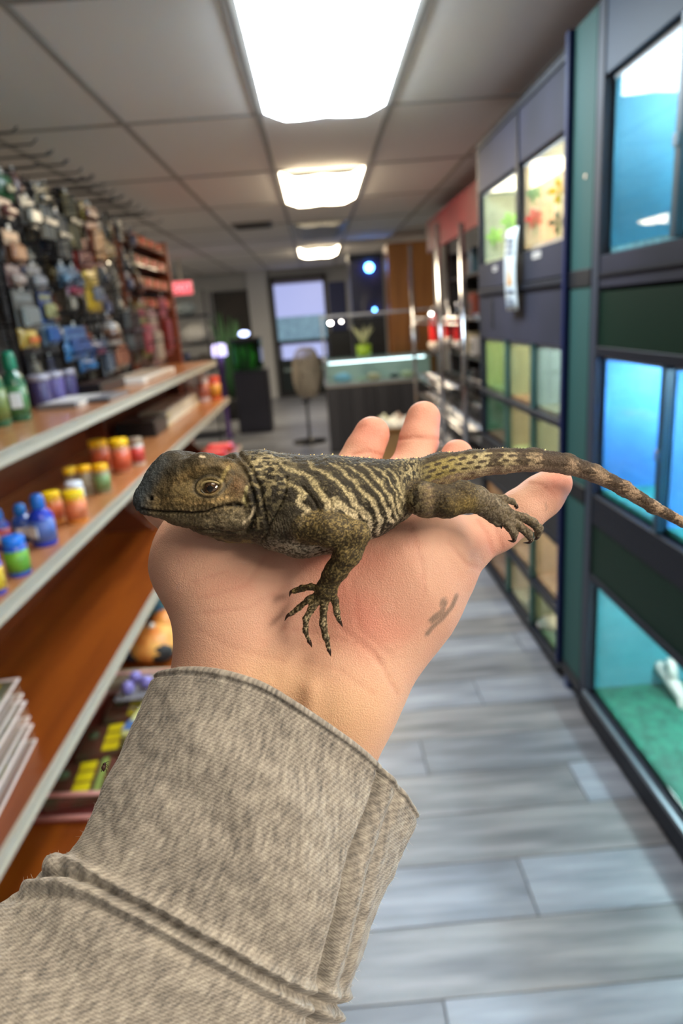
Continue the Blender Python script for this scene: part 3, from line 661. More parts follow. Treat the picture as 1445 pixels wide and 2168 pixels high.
# labels on ledge
for (px, py, s, w_) in ((1135, 540, 'right', .05), (1047, 569, 'left', .035)):
    p = onx(px, py, RX - .006)
    t = thing('price_label', 'small white label stuck on the ledge below the upper tanks, the %s one' % s, 'label', (RX - .006, p[1], p[2]))
    bx('paper', c_w, (-.001, .0015, -w_, w_, -.012, .012), t, .0005); bx('printed_line', c_g, (-.0016, -.001, -w_ * .8, w_ * .8, -.003, .003), t)
# the hanging notice
p = onx(1084, 572, RX - .03)
t = thing('hanging_notice', 'tall white laminated notice with an orange triangle hung on the upper tank ledge', 'notice', (RX - .03, p[1], p[2]), 0)
sheet = MB(); vs = []; n = 10
for k in range(n + 1):
    z = .165 - .33 * k / n; cx_ = -.012 * math.sin(math.pi * k / n)
    vs += [(cx_, -.085, z), (cx_, .085, z), (cx_ + .0012, -.085, z), (cx_ + .0012, .085, z)]
fs = []
for k in range(n):
    a = 4 * k; fs += [(a, a + 1, a + 5, a + 4), (a + 2, a + 6, a + 7, a + 3), (a, a + 4, a + 6, a + 2), (a + 1, a + 3, a + 7, a + 5)]
sheet.add(vs, fs + [(0, 2, 3, 1), (40, 41, 43, 42)], True); sheet.build('sheet', mat('notice_white', (214, 224, 226), .35), t)
tri = MB().add([(-.0135, -.03, -.06), (-.0135, .03, -.06), (-.0135, 0, .03), (-.0125, -.03, -.06), (-.0125, .03, -.06), (-.0125, 0, .03)], [(0, 1, 2), (5, 4, 3), (0, 3, 4, 1), (1, 4, 5, 2), (2, 5, 3, 0)])
tri.build('orange_triangle', mat('tri_orange', (216, 150, 30), .4), t)
for (z, w_) in ((.12, .05), (.095, .04), (.07, .045), (-.085, .05), (-.12, .04), (-.14, .05)):
    bx('text_line', mat('text_grey', (96, 110, 130), .5), (-.0145, -.0125, -w_, w_, z - .006, z + .006), t)
# tier A and B (three bays), C and D
bays = [(2.43, 2.80), (2.82, 3.20), (3.22, 3.68)]
bw = ['nearest bay by the navy post', 'middle bay', 'farthest bay']
specs = {
 'upper row': (1.06, 1.325, [((180, 186, 176), 'cool', 3.2, (150, 140, 110)), ((184, 184, 146), 'olive', 3.0, (180, 130, 90)), ((160, 172, 110), 'olive', 3.0, (110, 130, 80))]),
 'second row': (.81, 1.03, [((180, 172, 146), 'olive', 2.0, (196, 190, 146)), ((186, 162, 130), 'olive', 2.0, (200, 196, 130)), ((70, 120, 96), 'olive', 1.4, (110, 80, 60))]),
 'third row': (.29, .56, [((200, 170, 140), 'warm', 2.4, (180, 140, 110)), ((196, 160, 128), 'warm', 2.2, (180, 140, 110)), ((190, 140, 100), 'warm', 1.8, (150, 110, 90))]),
 'bottom row': (.05, .262, [((150, 150, 110), 'warm', 1.8, (90, 120, 90)), ((180, 160, 140), 'warm', 2.0, (170, 160, 140)), ((150, 110, 84), 'warm', 1.6, (150, 110, 90))])}
for rn, (z0, z1, bl) in specs.items():
    for k, (back, led, pw_, fl) in enumerate(bl):
        tank('far', bays[k][0], bays[k][1], z0, z1, back, fl, led, pw_ * 2.6, 'small reptile tank, %s of far rack, %s' % (rn, bw[k]))
for y in (2.81, 3.21):
    for (a, b) in ((1.06, 1.33), (.80, 1.03), (.29, .56), (.05, .262)): rb(rk, o1, 'divider_strip', mat('teal_strip', (44, 76, 76), .4), (RX - .002, RX + .02, y - .012, y + .012, a, b))
# decor inside the small tanks
def rock(px, py, x, r, col, label, sc=(1, 1, .6)):
    c = onx(px, py, x)
    t = tag(MB().blob((0, 0, 0), r, 12, 8, .14, sc).build('rock', mat('rock_%d_%d_%d' % col, col, .8, bump=(60, .5, .004)), None, c), label, 'rock')
rock(1108, 815, 1.1, .08, (190, 120, 76), 'orange brown rock in the middle small tank of the upper row', (.5, .9, 1.2))
rock(1060, 915, 1.0, .07, (196, 130, 70), 'orange wood piece in the second row at the far bay')
rock(1140, 1275, .98, .05, (210, 190, 170), 'pale stone in the third row of tanks near the navy post')
rock(1165, 1320, .96, .06, (216, 204, 190), 'white stone lying low in the bottom row of tanks')

# navy post and teal gap panel
ps = thing('navy_post', 'tall narrow post with navy edge and teal face and black bands between the two racks', 'post', (RX - .02, 2.3, 0))
def pb(name, m, b, bev=0.0): return bx(name, m, (b[0] - RX + .02, b[1] - RX + .02, b[2] - 2.3, b[3] - 2.3, b[4], b[5]), ps, bev)
pb('navy_edge', m_navy, (RX - .02, RX + .04, 2.385, 2.415, .08, 2.3), .003)
pb('teal_face', m_teal, (RX + .0, RX + .03, 2.205, 2.385, .09, 2.3), .003)
for (a, b) in ((1.53, 1.585), (.81, .865), (.06, .11)): pb('black_band', m_band, (RX - .006, RX + .034, 2.2, 2.386, a, b), .002)
pb('foot', mat('foot_blue', (60, 80, 130), .4), (RX + .0, RX + .03, 2.33, 2.36, 0, .08))
MB().lathe([(.008, 0), (.008, .004), (.003, .006)], (RX - .002 - RX + .02, 2.27 - 2.3, 1.86), 10, 'x').build('screw_head', mat('steel', (180, 180, 185), .25, 1), ps)

# near rack with big tanks
N0, N1 = .35, 2.14
rk2 = thing('tank_rack', 'large charcoal framed rack with blue lit glass tanks at the right edge, nearest the camera', 'tank rack', (RX, 1.2, 0))
o2 = (RX, 1.2)
rb(rk2, o2, 'side_post', mat('side_post_grey', (62, 68, 80), .5, spec=.2), (RX - .004, RX + .03, N1, N1 + .055, .05, 2.3), .004)
rb(rk2, o2, 'top_panel', mat('top_panel_grey', (74, 86, 102), .5, spec=.15), (RX, RX + .02, N0, N1, 2.10, 2.30))
rb(rk2, o2, 'mid_panel', m_char, (RX, RX + .02, N0, N1, 1.52, 1.615), .003)
rb(rk2, o2, 'panel_lip', m_char2, (RX - .008, RX, N0, N1, 1.555, 1.565))
rb(rk2, o2, 'green_panel', m_green, (RX + .004, RX + .02, N0, N1, 1.345, 1.51))
rb(rk2, o2, 'thin_rail', m_char2, (RX - .004, RX + .02, N0, N1, 1.315, 1.345), .002)
rb(rk2, o2, 'shelf_board', m_char2, (RX, RX + .02, N0, N1, .755, .86), .003)
rb(rk2, o2, 'green_panel', m_green, (RX + .004, RX + .02, N0, N1, .575, .755))
rb(rk2, o2, 'thin_rail', m_char2, (RX - .004, RX + .02, N0, N1, .55, .575), .002)
rb(rk2, o2, 'base_rail', m_char2, (RX - .012, RX + .03, N0, N1 + .05, .02, .105), .003)
rb(rk2, o2, 'base_trim', mat('trim_steel', (120, 130, 138), .35, .5), (RX - .014, RX - .004, N0, N1, .095, .112))
rb(rk2, o2, 'rack_back', mat('rack_back', (50, 56, 60), .7), (RB, RB + .02, N0, N1, .03, 2.3))
rb(rk2, o2, 'end_panel', m_char2, (RX + .02, RB, N0 - .03, N0, .0, 2.3))
rb(rk2, o2, 'end_panel', m_char2, (RX + .03, RB, N1 + .01, N1 + .03, .03, 2.3))
for y in (.5, 2.08): rb(rk2, o2, 'foot', mat('foot_blue', (60, 80, 130), .4), (RX + .0, RX + .03, y - .02, y + .02, 0, .03))
for rowz, back, fl, led, pwr, word in (((1.62, 2.095), (104, 178, 208), (120, 190, 200), 'cool', 8.5, 'top'), ((.865, 1.315), (104, 172, 232), (50, 150, 140), 'blue', 17.0, 'middle'), ((.11, .55), (88, 176, 190), (48, 128, 104), 'cool', 8.0, 'bottom')):
    for (a, b, ww) in ((1.72, 2.13, 'beside the teal post'), (1.07, 1.70, 'cut by the right picture edge'), (.37, 1.05, 'out of frame to the right')):
        if word == 'bottom': 
            if ww.startswith('beside'): a, b = 1.30, 2.13
            elif ww.startswith('cut'): a, b = .37, 1.28
            else: continue
        tank('near', a, b, rowz[0], rowz[1], back, fl, led, pwr, 'blue lit tank in %s row of nearest rack, %s' % (word, ww))
    for y in ((1.71, 1.06) if word != 'bottom' else (1.29,)):
        rb(rk2, o2, 'divider_strip', mat('divider_teal', (36, 66, 80), .4), (RX - .002, RX + .02, y - .012, y + .012, rowz[0], rowz[1]))
        rb(rk2, o2, 'lock_tab', mat('steel', (180, 180, 185), .25, 1), (RX - .010, RX - .002, y - .008, y + .008, rowz[0] + .2, rowz[0] + .23), .001)
# white antler driftwood, thermometer
p = onx(1420, 1440, 1.15)
t = thing('white_branch', 'bleached white antler shaped branch in the bottom right tank', 'branch', p)
mb = MB(); mb.tube([(0, .14, .03), (-.01, .05, .02), (0, -.03, -.01), (.01, -.12, -.05)], [.012, .022, .024, .016])
mb.tube([(0, -.01, .0), (0, .0, .05), (.0, .02, .075)], [.02, .018, .014]); mb.tube([(0, -.08, -.03), (0, -.1, -.08), (.01, -.1, -.14)], [.018, .016, .012])
mb.build('wood', mat('bleached_wood', (228, 216, 204), .5, bump=(60, .3, .003)), t)
p = onx(1323, 1335, 1.40)
t = thing('thermometer', 'white strip thermometer stuck to the back of the bottom right tank', 'thermometer', p)
bx('strip', mat('therm_white', (226, 240, 236), .4), (-.003, 0, -.02, .02, -.065, .065), t, .001); bx('scale', mat('therm_scale', (190, 214, 214), .4), (-.004, -.003, -.008, .008, -.05, .05), t)
p = onx(1330, 508, 1.2)
t = thing('water_dish', 'pale water dish on the floor of the top right tank', 'dish', (p[0], p[1], 1.636))
MB().lathe([(.07, 0), (.09, .022), (.085, .022), (.066, .006)], n=24).build('bowl', mat('dish_pale', (196, 226, 232), .3), t)
MB().lathe([(.07, .012), (.07, .014)], n=24).build('water', mat('dish_water', (150, 200, 215), .08), t)

# ================================================================ FAR RIGHT: wire rack, red canopy, counter
m_chrome = mat('chrome', (214, 216, 222), .16, 1)
wr = thing('chrome_wire_rack', 'chrome wire rack with slanted rails down the right side before the counter', 'rack', (1.1, 5.6, 0))
for (y, z1, nm) in ((6.85, 2.1, 'post'), (5.35, 2.1, 'post'), (4.5, 2.0, 'post')):
    for x in (-.14, .22):
        MB().tube([(x, y - 5.6, 0), (x, y - 5.6, z1)], .019, 10).build(nm, m_chrome, wr)
for (z, a, b) in ((.88, 5.35, 6.85), (.68, 4.5, 6.85), (.40, 4.5, 6.85), (1.42, 4.5, 6.85)):
    mb = MB(); a -= 5.6; b -= 5.6
    for x in (-.14, .22): mb.tube([(x, a, z), (x, b, z)], .012, 8).tube([(x, a, z - .04), (x, b, z - .04)], .007, 6)
    for y in np.arange(a, b, .06): mb.tube([(-.14, y, z), (.22, y, z)], .003, 5)
    mb.build('wire_shelf', m_chrome, wr)
cn = thing('red_canopy', 'dark red canopy board above the far right shelves near the ceiling', 'canopy', (1.16, 5.3, 2.02))
bx('valance', mat('canopy_red', (112, 12, 26), .5, noise=(3, (92, 10, 22), (1, 1, 1))), (-.01, .01, -1.2, 1.7, .0, .26), cn, .004)
bx('canopy_top', mat('canopy_top', (120, 24, 38), .5), (-.01, .5, -1.2, 1.7, .26, .28), cn)
bs = thing('black_shelf_cabinet', 'black open cabinet full of dark goods under the red canopy', 'cabinet', (1.43, 5.3, 0))
bx('back_panel', mat('cab_dark', (42, 42, 46), .6), (.22, .24, -1.2, 1.7, 0, 2.0), bs)
for z in (.3, .7, 1.05, 1.4, 1.75): bx('shelf', mat('cab_shelf', (60, 58, 58), .5), (-.08, .22, -1.2, 1.7, z - .01, z + .01), bs)
for y in (-1.2, .25, 1.68): bx('side_panel', mat('cab_dark', (42, 42, 46), .6), (-.08, .22, y, y + .02, 0, 2.0), bs)
k = 0
for z, wd in ((.71, 'lower'), (1.06, 'middle'), (1.41, 'upper'), (1.76, 'top')):
    for i in range(7):
        c3 = [(150, 130, 120), (70, 70, 76), (190, 190, 196), (120, 60, 50), (60, 90, 110), (206, 196, 170), (90, 84, 80)][(i * 3 + k) % 7]
        y = 4.2 + i * .4
        q = thing('boxed_product', '%s blurred product box, %s along the %s shelf of the black cabinet' % (['brown grey', 'charcoal', 'silver', 'rust', 'slate', 'cream', 'taupe'][(i * 3 + k) % 7], ['first', 'second', 'third', 'fourth', 'fifth', 'sixth', 'seventh'][i], wd), 'box', (1.46, y, z + .002), 0, 'goods in the black cabinet')
        bx('box_body', mat('good_%d_%d_%d' % c3, c3, .45), (-.07, .1, -.08, .08, 0, .16 + .03 * ((i + k) % 3)), q, .006)
        bx('front_print', mat('good_print_%d' % (i % 2), ((200, 200, 205), (60, 60, 70))[i % 2], .4), (-.0715, -.07, -.05, .05, .03, .12), q)
    k += 1
for (px, py, nm) in ((918, 705, 'nearest and brightest'), (947, 700, 'second'), (968, 706, 'third')):
    p = onx(px, py, 1.0)
    t = thing('red_feeder', 'red hanging hummingbird style bottle with pale base, the %s of three' % nm, 'bottle', (1.0, p[1], p[2]))
    s_ = 1 if 'nearest' in nm else .7
    MB().lathe([(.035 * s_, -.07 * s_), (.04 * s_, -.05 * s_), (.04 * s_, .12 * s_), (.018 * s_, .15 * s_)], n=16).build('bottle_body', mat('bottle_red', (240, 50, 50), .25, coat=.5), t)
    MB().lathe([(.01, -.16 * s_), (.05 * s_, -.12 * s_), (.055 * s_, -.08 * s_), (.04 * s_, -.07 * s_)], n=16).build('base', mat('base_cream', (220, 205, 190), .3), t)
    MB().tube([(0, 0, .15 * s_), (0, 0, .2)], .004).build('hanger', m_chrome, t)
    MB().blob((0, 0, .2), .014).build('hook_ring', m_chrome, t)
# counter
CYF = 7.5
ct = thing('glass_counter', 'dark panelled shop counter with a lit glass display case on top', 'counter', (.6, CYF, 0))
for k in range(9):
    bx('panel_board', mat('counter_dark_%d' % (k % 2), ((50, 50, 56), (42, 42, 48))[k % 2], .45), (-.55 + k * .14, -.55 + k * .14 + .136, 0, .03, .02, .74), ct, .003)
bx('counter_body', mat('counter_body', (36, 36, 40), .5), (-.55, .72, .03, .65, 0, .74), ct)
m_al = mat('aluminium', (176, 178, 184), .3, .9)
bx('case_floor', mat('case_floor', (210, 200, 180), .5), (-.55, .72, 0, .65, .74, .76), ct)
for z in (.765, 1.02): 
    bx('case_rail', m_al, (-.56, .73, -.01, .015, z - .012, z + .012), ct)
    bx('case_rail', m_al, (-.56, -.535, 0, .65, z - .012, z + .012), ct)
bx('front_glass', glass('case_glass', (225, 240, 245), .7), (-.54, .71, 0, .005, .775, 1.01), ct)
bx('top_glass', glass('case_glass', (225, 240, 245), .7), (-.55, .72, 0, .65, 1.03, 1.036), ct)
bx('case_back', mat('case_back', (200, 205, 190), .5), (-.55, .72, .62, .64, .76, 1.02), ct)
MB().lathe([(.012, -.5), (.012, .6)], (0, .25, .99), 10, 'x').build('case_lamp', mat('case_lamp', (240, 245, 250), .4, emit=((.9, .95, .9), 2.0)), ct)
for x in (-.55, .70): MB().box(x, x + .02, 0, .02, .76, 1.5).build('case_post', m_al, ct)
for x in (-.55, .70): MB().box(x, x + .02, .4, .42, 1.03, 1.5).build('case_post', m_al, ct)
bx('upper_rail', m_al, (-.56, .73, -.01, .015, 1.485, 1.51), ct); bx('upper_rail', m_al, (-.56, .73, .4, .42, 1.485, 1.51), ct)
bx('upper_glass_shelf', glass('case_glass', (225, 240, 245), .7), (-.55, .72, 0, .42, 1.505, 1.511), ct)
for i, (px, py, s_, col, nm, cat) in enumerate([(725, 800, .09, (150, 196, 220), 'pale blue stand', 'stand'), (790, 798, .07, (224, 190, 150), 'peach coloured shell', 'shell'), (835, 790, .05, (70, 80, 70), 'dark green figurine', 'figurine'), (765, 790, .04, (200, 206, 170), 'cream bowl', 'bowl'), (862, 780, .07, (214, 204, 160), 'sandy rock', 'rock')]):
    p = ony(px, py, CYF + .3)
    tag(MB().blob((0, 0, .5 * s_), s_, 12, 8, .1, (1.2, .8, .6)).build('display_item', mat('disp_%d' % i, col, .5), None, (p[0], CYF + .3, .765)), nm + ' inside the lit glass counter case', cat)
# lime pot with plant on top glass
p = ony(770, 745, CYF + .2)
t = thing('potted_plant', 'small plant in a lime green pot standing on the glass counter', 'plant', (p[0], CYF + .2, 1.037))
MB().lathe([(.06, 0), (.08, .01), (.085, .13), (.078, .13), (.07, .1)], n=18).build('pot', mat('pot_lime', (150, 190, 50), .4), t)
for k in range(9):
    a = k * .7; MB().tube([(0, 0, .1), (.05 * math.cos(a), .05 * math.sin(a), .22), (.12 * math.cos(a), .12 * math.sin(a), .30 + .02 * (k % 3))], [.006, .012, .003]).build('leaf', mat('leaf_cream', (200, 206, 160), .5), t)
for (px, py, r, lb, e) in ((699, 683, .018, 'small round lamp glowing at the left corner of the glass counter', 9), (722, 680, .012, 'second small round lamp beside the first on the counter frame', 3), (912, 663, .014, 'small round lamp glowing above the red bottles', 3)):
    p = ony(px, py, CYF - .03) if px < 800 else onx(px, py, 1.0)
    t = thing('round_lamp', lb, 'lamp', p)
    MB().blob((0, 0, 0), r).build('bulb', mat('bulb_%s' % e, (255, 250, 240), .4, emit=((1, .93, .8), float(e) * 3)), t)
    MB().lathe([(r * 1.1, .0), (r * 1.2, r * .8), (r * .5, r * 1.6)], n=12).build('socket', m_al, t)
# wooden cabinet and dark blue tanks behind the counter
wc = thing('wooden_cabinet', 'tall honey coloured wooden cabinet behind the counter', 'cabinet', (1.18, 8.9, 0))
m_hon = mat('honey_wood', (160, 100, 50), .45, noise=(3, (190, 126, 66), (4, 4, .4)))
bx('carcass', m_hon, (-.22, .36, 0, .5, 0, 2.32), wc, .006)
for (a, b) in ((-.21, .065), (.075, .35)):
    d = bx('door', m_hon, (a, b, -.02, 0, .1, 2.28), wc, .004)
    bx('door_handle', m_al, (b - .04 if a < 0 else a + .02, b - .02 if a < 0 else a + .04, -.035, -.02, 1.1, 1.3), d)
bt = thing('dark_aquarium', 'dark blue lit aquarium on a black stand left of the wooden cabinet', 'aquarium', (.70, 9.4, 0))
bx('stand', m_black, (-.2, .24, 0, .5, 0, 1.45), bt, .004); bx('tank_body', mat('tank_navy', (26, 34, 74), .25, coat=.5), (-.2, .24, 0, .5, 1.46, 2.18), bt, .004)
bx('hood', m_black, (-.21, .25, -.01, .5, 2.18, 2.26), bt, .004)
MB().blob((.06, -.03, 2.08), .055).build('blue_lamp', mat('blue_lamp', (80, 120, 255), .4, emit=((.10, .35, 1), 5.0)), bt)
MB().blob((.10, -.03, 1.54), .02).build('blue_lamp', mat('blue_lamp', (80, 120, 255), .4, emit=((.10, .35, 1), 5.0)), bt)
bt2 = thing('dark_box', 'low dark blue box stack left of the dark aquarium', 'box', (.32, 9.6, 0))
bx('box_body', mat('box_navy', (40, 50, 100), .5), (-.12, .12, 0, .3, 1.3, 1.95), bt2, .01); bx('stand', m_black, (-.16, .16, 0, .3, 0, 1.3), bt2, .01)
# tan basket box with white things
p = onz(845, 962, 0)
bk = thing('tan_box', 'open tan cardboard box on the floor in front of the counter', 'box', (.68, 6.4, 0))
cb = mat('cardboard', (196, 150, 96), .7)
for b in ((-.24, .24, -.2, -.19, 0, .42), (-.24, .24, .19, .2, 0, .42), (-.24, -.23, -.19, .19, 0, .42), (.23, .24, -.19, .19, 0, .42), (-.24, .24, -.19, .19, 0, .01)): bx('side', cb, b, bk)
for s_ in (-1, 1):
    f_ = MB().add([(-.24, s_ * .2, .42), (.24, s_ * .2, .42), (.24, s_ * .32, .47), (-.24, s_ * .32, .47), (-.24, s_ * .2, .415), (.24, s_ * .2, .415), (.24, s_ * .32, .465), (-.24, s_ * .32, .465)], [(0, 1, 2, 3), (7, 6, 5, 4), (0, 4, 5, 1), (1, 5, 6, 2), (2, 6, 7, 3), (3, 7, 4, 0)])
    f_.build('flap', cb, bk)
for k, (dx_, dy_, c3) in enumerate([(-.14, -.1, (220, 226, 226)), (.0, .02, (235, 235, 228)), (.12, -.06, (200, 200, 204)), (.04, .12, (180, 160, 150)), (-.1, .1, (210, 214, 190))]):
    q = thing('crumpled_bag', '%s crumpled bag piled in the tan cardboard box' % ['bluish white', 'bright white', 'light grey', 'brownish', 'cream'][k], 'bag', (.68 + dx_, 6.4 + dy_, .44))
    MB().blob((0, 0, 0), .10, 10, 7, .2, (1, 1, .8)).build('bag_body', mat('crumple_%d' % k, c3, .4), q); MB().tube([(0, 0, .05), (.01, 0, .11)], [.03, .012]).build('knot', mat('crumple_%d' % k, c3, .4), q)
# fan
fn = thing('pedestal_fan', 'round pedestal fan turned sideways standing by the counter', 'fan', (-.2, 8.35, 0))
MB().lathe([(.21, 0), (.21, .02), (.05, .04), (.03, .06)], n=28).build('base', m_black, fn)
MB().tube([(0, 0, .04), (0, 0, .6)], .018).build('pole', m_black, fn)
cg = MB()
for k in range(9):
    rr = .30 * (k + 1) / 9; yb = -.10 - .05 * math.cos(1.5 * rr / .3)
    cg.tube([(rr * math.cos(a), yb, .86 + rr * math.sin(a)) for a in np.linspace(0, 2 * math.pi, 25)], .007, 4)
    cg.tube([(rr * math.cos(a), .04 - .06 * rr, .86 + rr * math.sin(a)) for a in np.linspace(0, 2 * math.pi, 25)], .007, 4)
for k in range(44):
    a = 2 * math.pi * k / 44; cg.tube([(.02 * math.cos(a), -.15, .86 + .02 * math.sin(a)), (.2 * math.cos(a), -.13, .86 + .2 * math.sin(a)), (.3 * math.cos(a), -.10, .86 + .3 * math.sin(a)), (.3 * math.cos(a), .02, .86 + .3 * math.sin(a))], .006, 4)
cage = cg.build('cage', mat('fan_cage', (176, 166, 152), .5), fn)
fn.rotation_euler = (0, 0, 1.2)
MB().lathe([(.02, -.12), (.07, -.1), (.08, 0), (.03, .04)], (0, 0, .86), 16, 'y').build('motor', m_black, fn)
for k in range(5):
    a = 2 * math.pi * k / 5; mb = MB()
    pts = [(0, .03, 0), (.04, .12, .02), (.05, .25, .03), (-.05, .26, -.01), (-.05, .12, -.02)]
    vs = [(x_ * math.cos(a) + y_ * -math.sin(a), -.06 + z_, .86 + x_ * math.sin(a) + y_ * math.cos(a)) for x_, y_, z_ in pts]
    vs += [(v[0], v[1] - .004, v[2]) for v in vs]
    mb.add(vs, [(0, 1, 2, 3, 4), (9, 8, 7, 6, 5)] + [(i, i + 5, (i + 1) % 5 + 5, (i + 1) % 5) for i in range(5)])
    mb.build('blade', mat('fan_blade', (140, 136, 128), .4), fn)
bx('lower_bracket', m_black, (-.1, .1, -.02, .02, .5, .53), fn)
# aquarium on black stand
aq = thing('planted_aquarium', 'tall aquarium with green plants on a narrow black stand in the aisle', 'aquarium', (-1.0, 9.6, 0))
bx('stand', mat('stand_black', (24, 24, 40), .5), (-.2, .26, -.2, .25, 0, .86), aq, .006)
bx('stand_door', mat('stand_door', (30, 30, 48), .5), (-.18, .24, -.21, -.2, .05, .82), aq, .003)
bx('tank_glass', glass('aq_glass', (190, 225, 205), .7), (-.2, .2, -.2, .2, .88, 1.26), aq)
bx('back_wall', mat('aq_back', (20, 50, 36), .5), (-.19, .19, .18, .19, .88, 1.25), aq)
bx('hood', m_black, (-.21, .21, -.21, .21, 1.26, 1.30), aq, .004)
MB().blob((.0, -.1, 1.36), .05, sc=(1.4, 1, .7)).build('hood_lamp', mat('hood_lamp', (180, 190, 255), .4, emit=((.5, .6, 1), 1.6)), aq)
for k in range(12):
    x_ = random.uniform(-.15, .15); MB().tube([(x_, random.uniform(-.15, .1), .88), (x_ + .02, 0, 1.05), (x_ + random.uniform(-.05, .05), 0, 1.22)], [.008, .016, .004]).build('water_plant', mat('aq_green', (70, 170, 60), .5), aq)
# second stand with purple glow
pg = thing('purple_lamp_stand', 'small lamp with pale violet shade on a purple column behind the shelf end', 'lamp', (-1.32, 9.2, 0))
MB().lathe([(.07, 0), (.07, .02), (.03, .04), (.03, .85), (.05, .86), (.05, 1.1)], n=16).build('column', mat('purple_col', (90, 60, 130), .4), pg)
MB().lathe([(.09, 1.1), (.10, 1.12), (.09, 1.24), (.05, 1.26)], n=18).build('shade', mat('violet_shade', (190, 180, 250), .4, emit=((.6, .55, 1), .5)), pg)
# pale goods at far left behind shelf end
for k, (px, py, s_, c3, lb) in enumerate([(440, 690, .14, (206, 208, 210), 'large pale crumpled sack on the far left shelf'), (398, 725, .11, (200, 196, 188), 'pale canister with brown lid on the far left shelf'), (425, 640, .09, (150, 165, 175), 'greyish blue bundle above the pale sack'), (405, 660, .1, (176, 186, 190), 'light grey pack left of the bundle')]):
    p = ony(px, py, 8.2); p[0] = min(p[0], -1.40 - .05 * k if k else -1.42); p[2] = (1.312 + .12, 1.312 + .154, 1.632 + .078, 1.632 + .085)[k]
    if k == 1: p[0] = -1.78
    if k == 3: p[0] = -1.80
    t = thing('canister' if k == 1 else 'sack', lb, 'canister' if k == 1 else 'sack', p)
    if k == 1:
        MB().lathe([(s_ * .7, -s_ * 1.4), (s_ * .75, -s_ * 1.3), (s_ * .75, s_ * .9)], n=18).build('body', mat('canister_pale', c3, .4), t)
        MB().lathe([(s_ * .78, s_ * .9), (s_ * .78, s_ * 1.2), (s_ * .2, s_ * 1.4)], n=18).build('lid', mat('canister_lid', (120, 90, 76), .4), t)
    else:
        MB().blob((0, 0, 0), s_, 16, 10, .06, (1.3, .8, .85)).build('sack_body', mat('sack_%d' % k, c3, .5), t); MB().tube([(s_ * .4, 0, s_ * .5), (s_ * .7, 0, s_ * .9)], [s_ * .3, s_ * .12]).build('gathered_top', mat('sack_%d' % k, c3, .5), t)
fs_ = thing('far_shelf', 'black open shelf at the far left holding sacks and dark goods', 'shelving', (-1.75, 8.3, 0))
for z in (.2, .6, 1.0, 1.3, 1.62): bx('shelf', m_char2, (-.5, .5, -.25, .25, z - .012, z + .012), fs_)
for x in (-.5, .48):
    for y in (-.25, .23): bx('post', m_black, (x, x + .02, y, y + .02, 0, 1.9), fs_)
for k in range(8):
    x_ = -2.2 + k * .12
    q = thing('dark_box', 'dark carton, %s from the left on the far left black shelf' % ['first', 'second', 'third', 'fourth', 'fifth', 'sixth', 'seventh', 'eighth'][k], 'box', (x_, 8.2, 1.012), 0, 'dark cartons on the far left shelf')
    bx('box_body', mat('dkc_%d' % (k % 3), ((40, 40, 44), (66, 60, 56), (50, 56, 70))[k % 3], .5), (-.05, .05, -.1, .1, 0, .14 + .03 * (k % 3)), q, .004); bx('front_print', c_g, (-.03, .03, -.101, -.1, .04, .1), q)
# tall snake plant near dark doorway
pl_ = thing('tall_plant', 'tall dark pot plant with upright green leaves before the dark doorway', 'plant', (-1.45, 11.0, 0))
MB().lathe([(.14, 0), (.18, .3), (.19, .35), (.16, .34)], n=20).build('pot', mat('pot_dark', (40, 40, 44), .5), pl_)
for k in range(10):
    a = k * .63; MB().tube([(0, 0, .3), (.08 * math.cos(a), .08 * math.sin(a), .9), (.22 * math.cos(a), .22 * math.sin(a), 1.5 + .06 * (k % 4))], [.02, .04, .006]).build('leaf', mat('snake_leaf', (50, 100, 60), .5), pl_)

# ================================================================ THE ARM, THE HAND AND THE LIZARD
import openvdb
K = .88                                   # overall scale of the near subject
def cs(px, py, z):                        # pixel + depth -> camera space metres (x right, y up, depth)
    z = z * K
    return np.array([(px - CX) * z / FPX, -(py - CY) * z / FPX, z])
def to_world(p):
    p = np.asarray(p); q = p.copy(); q[..., 2] *= -1
    return q @ ROT.T + CAM

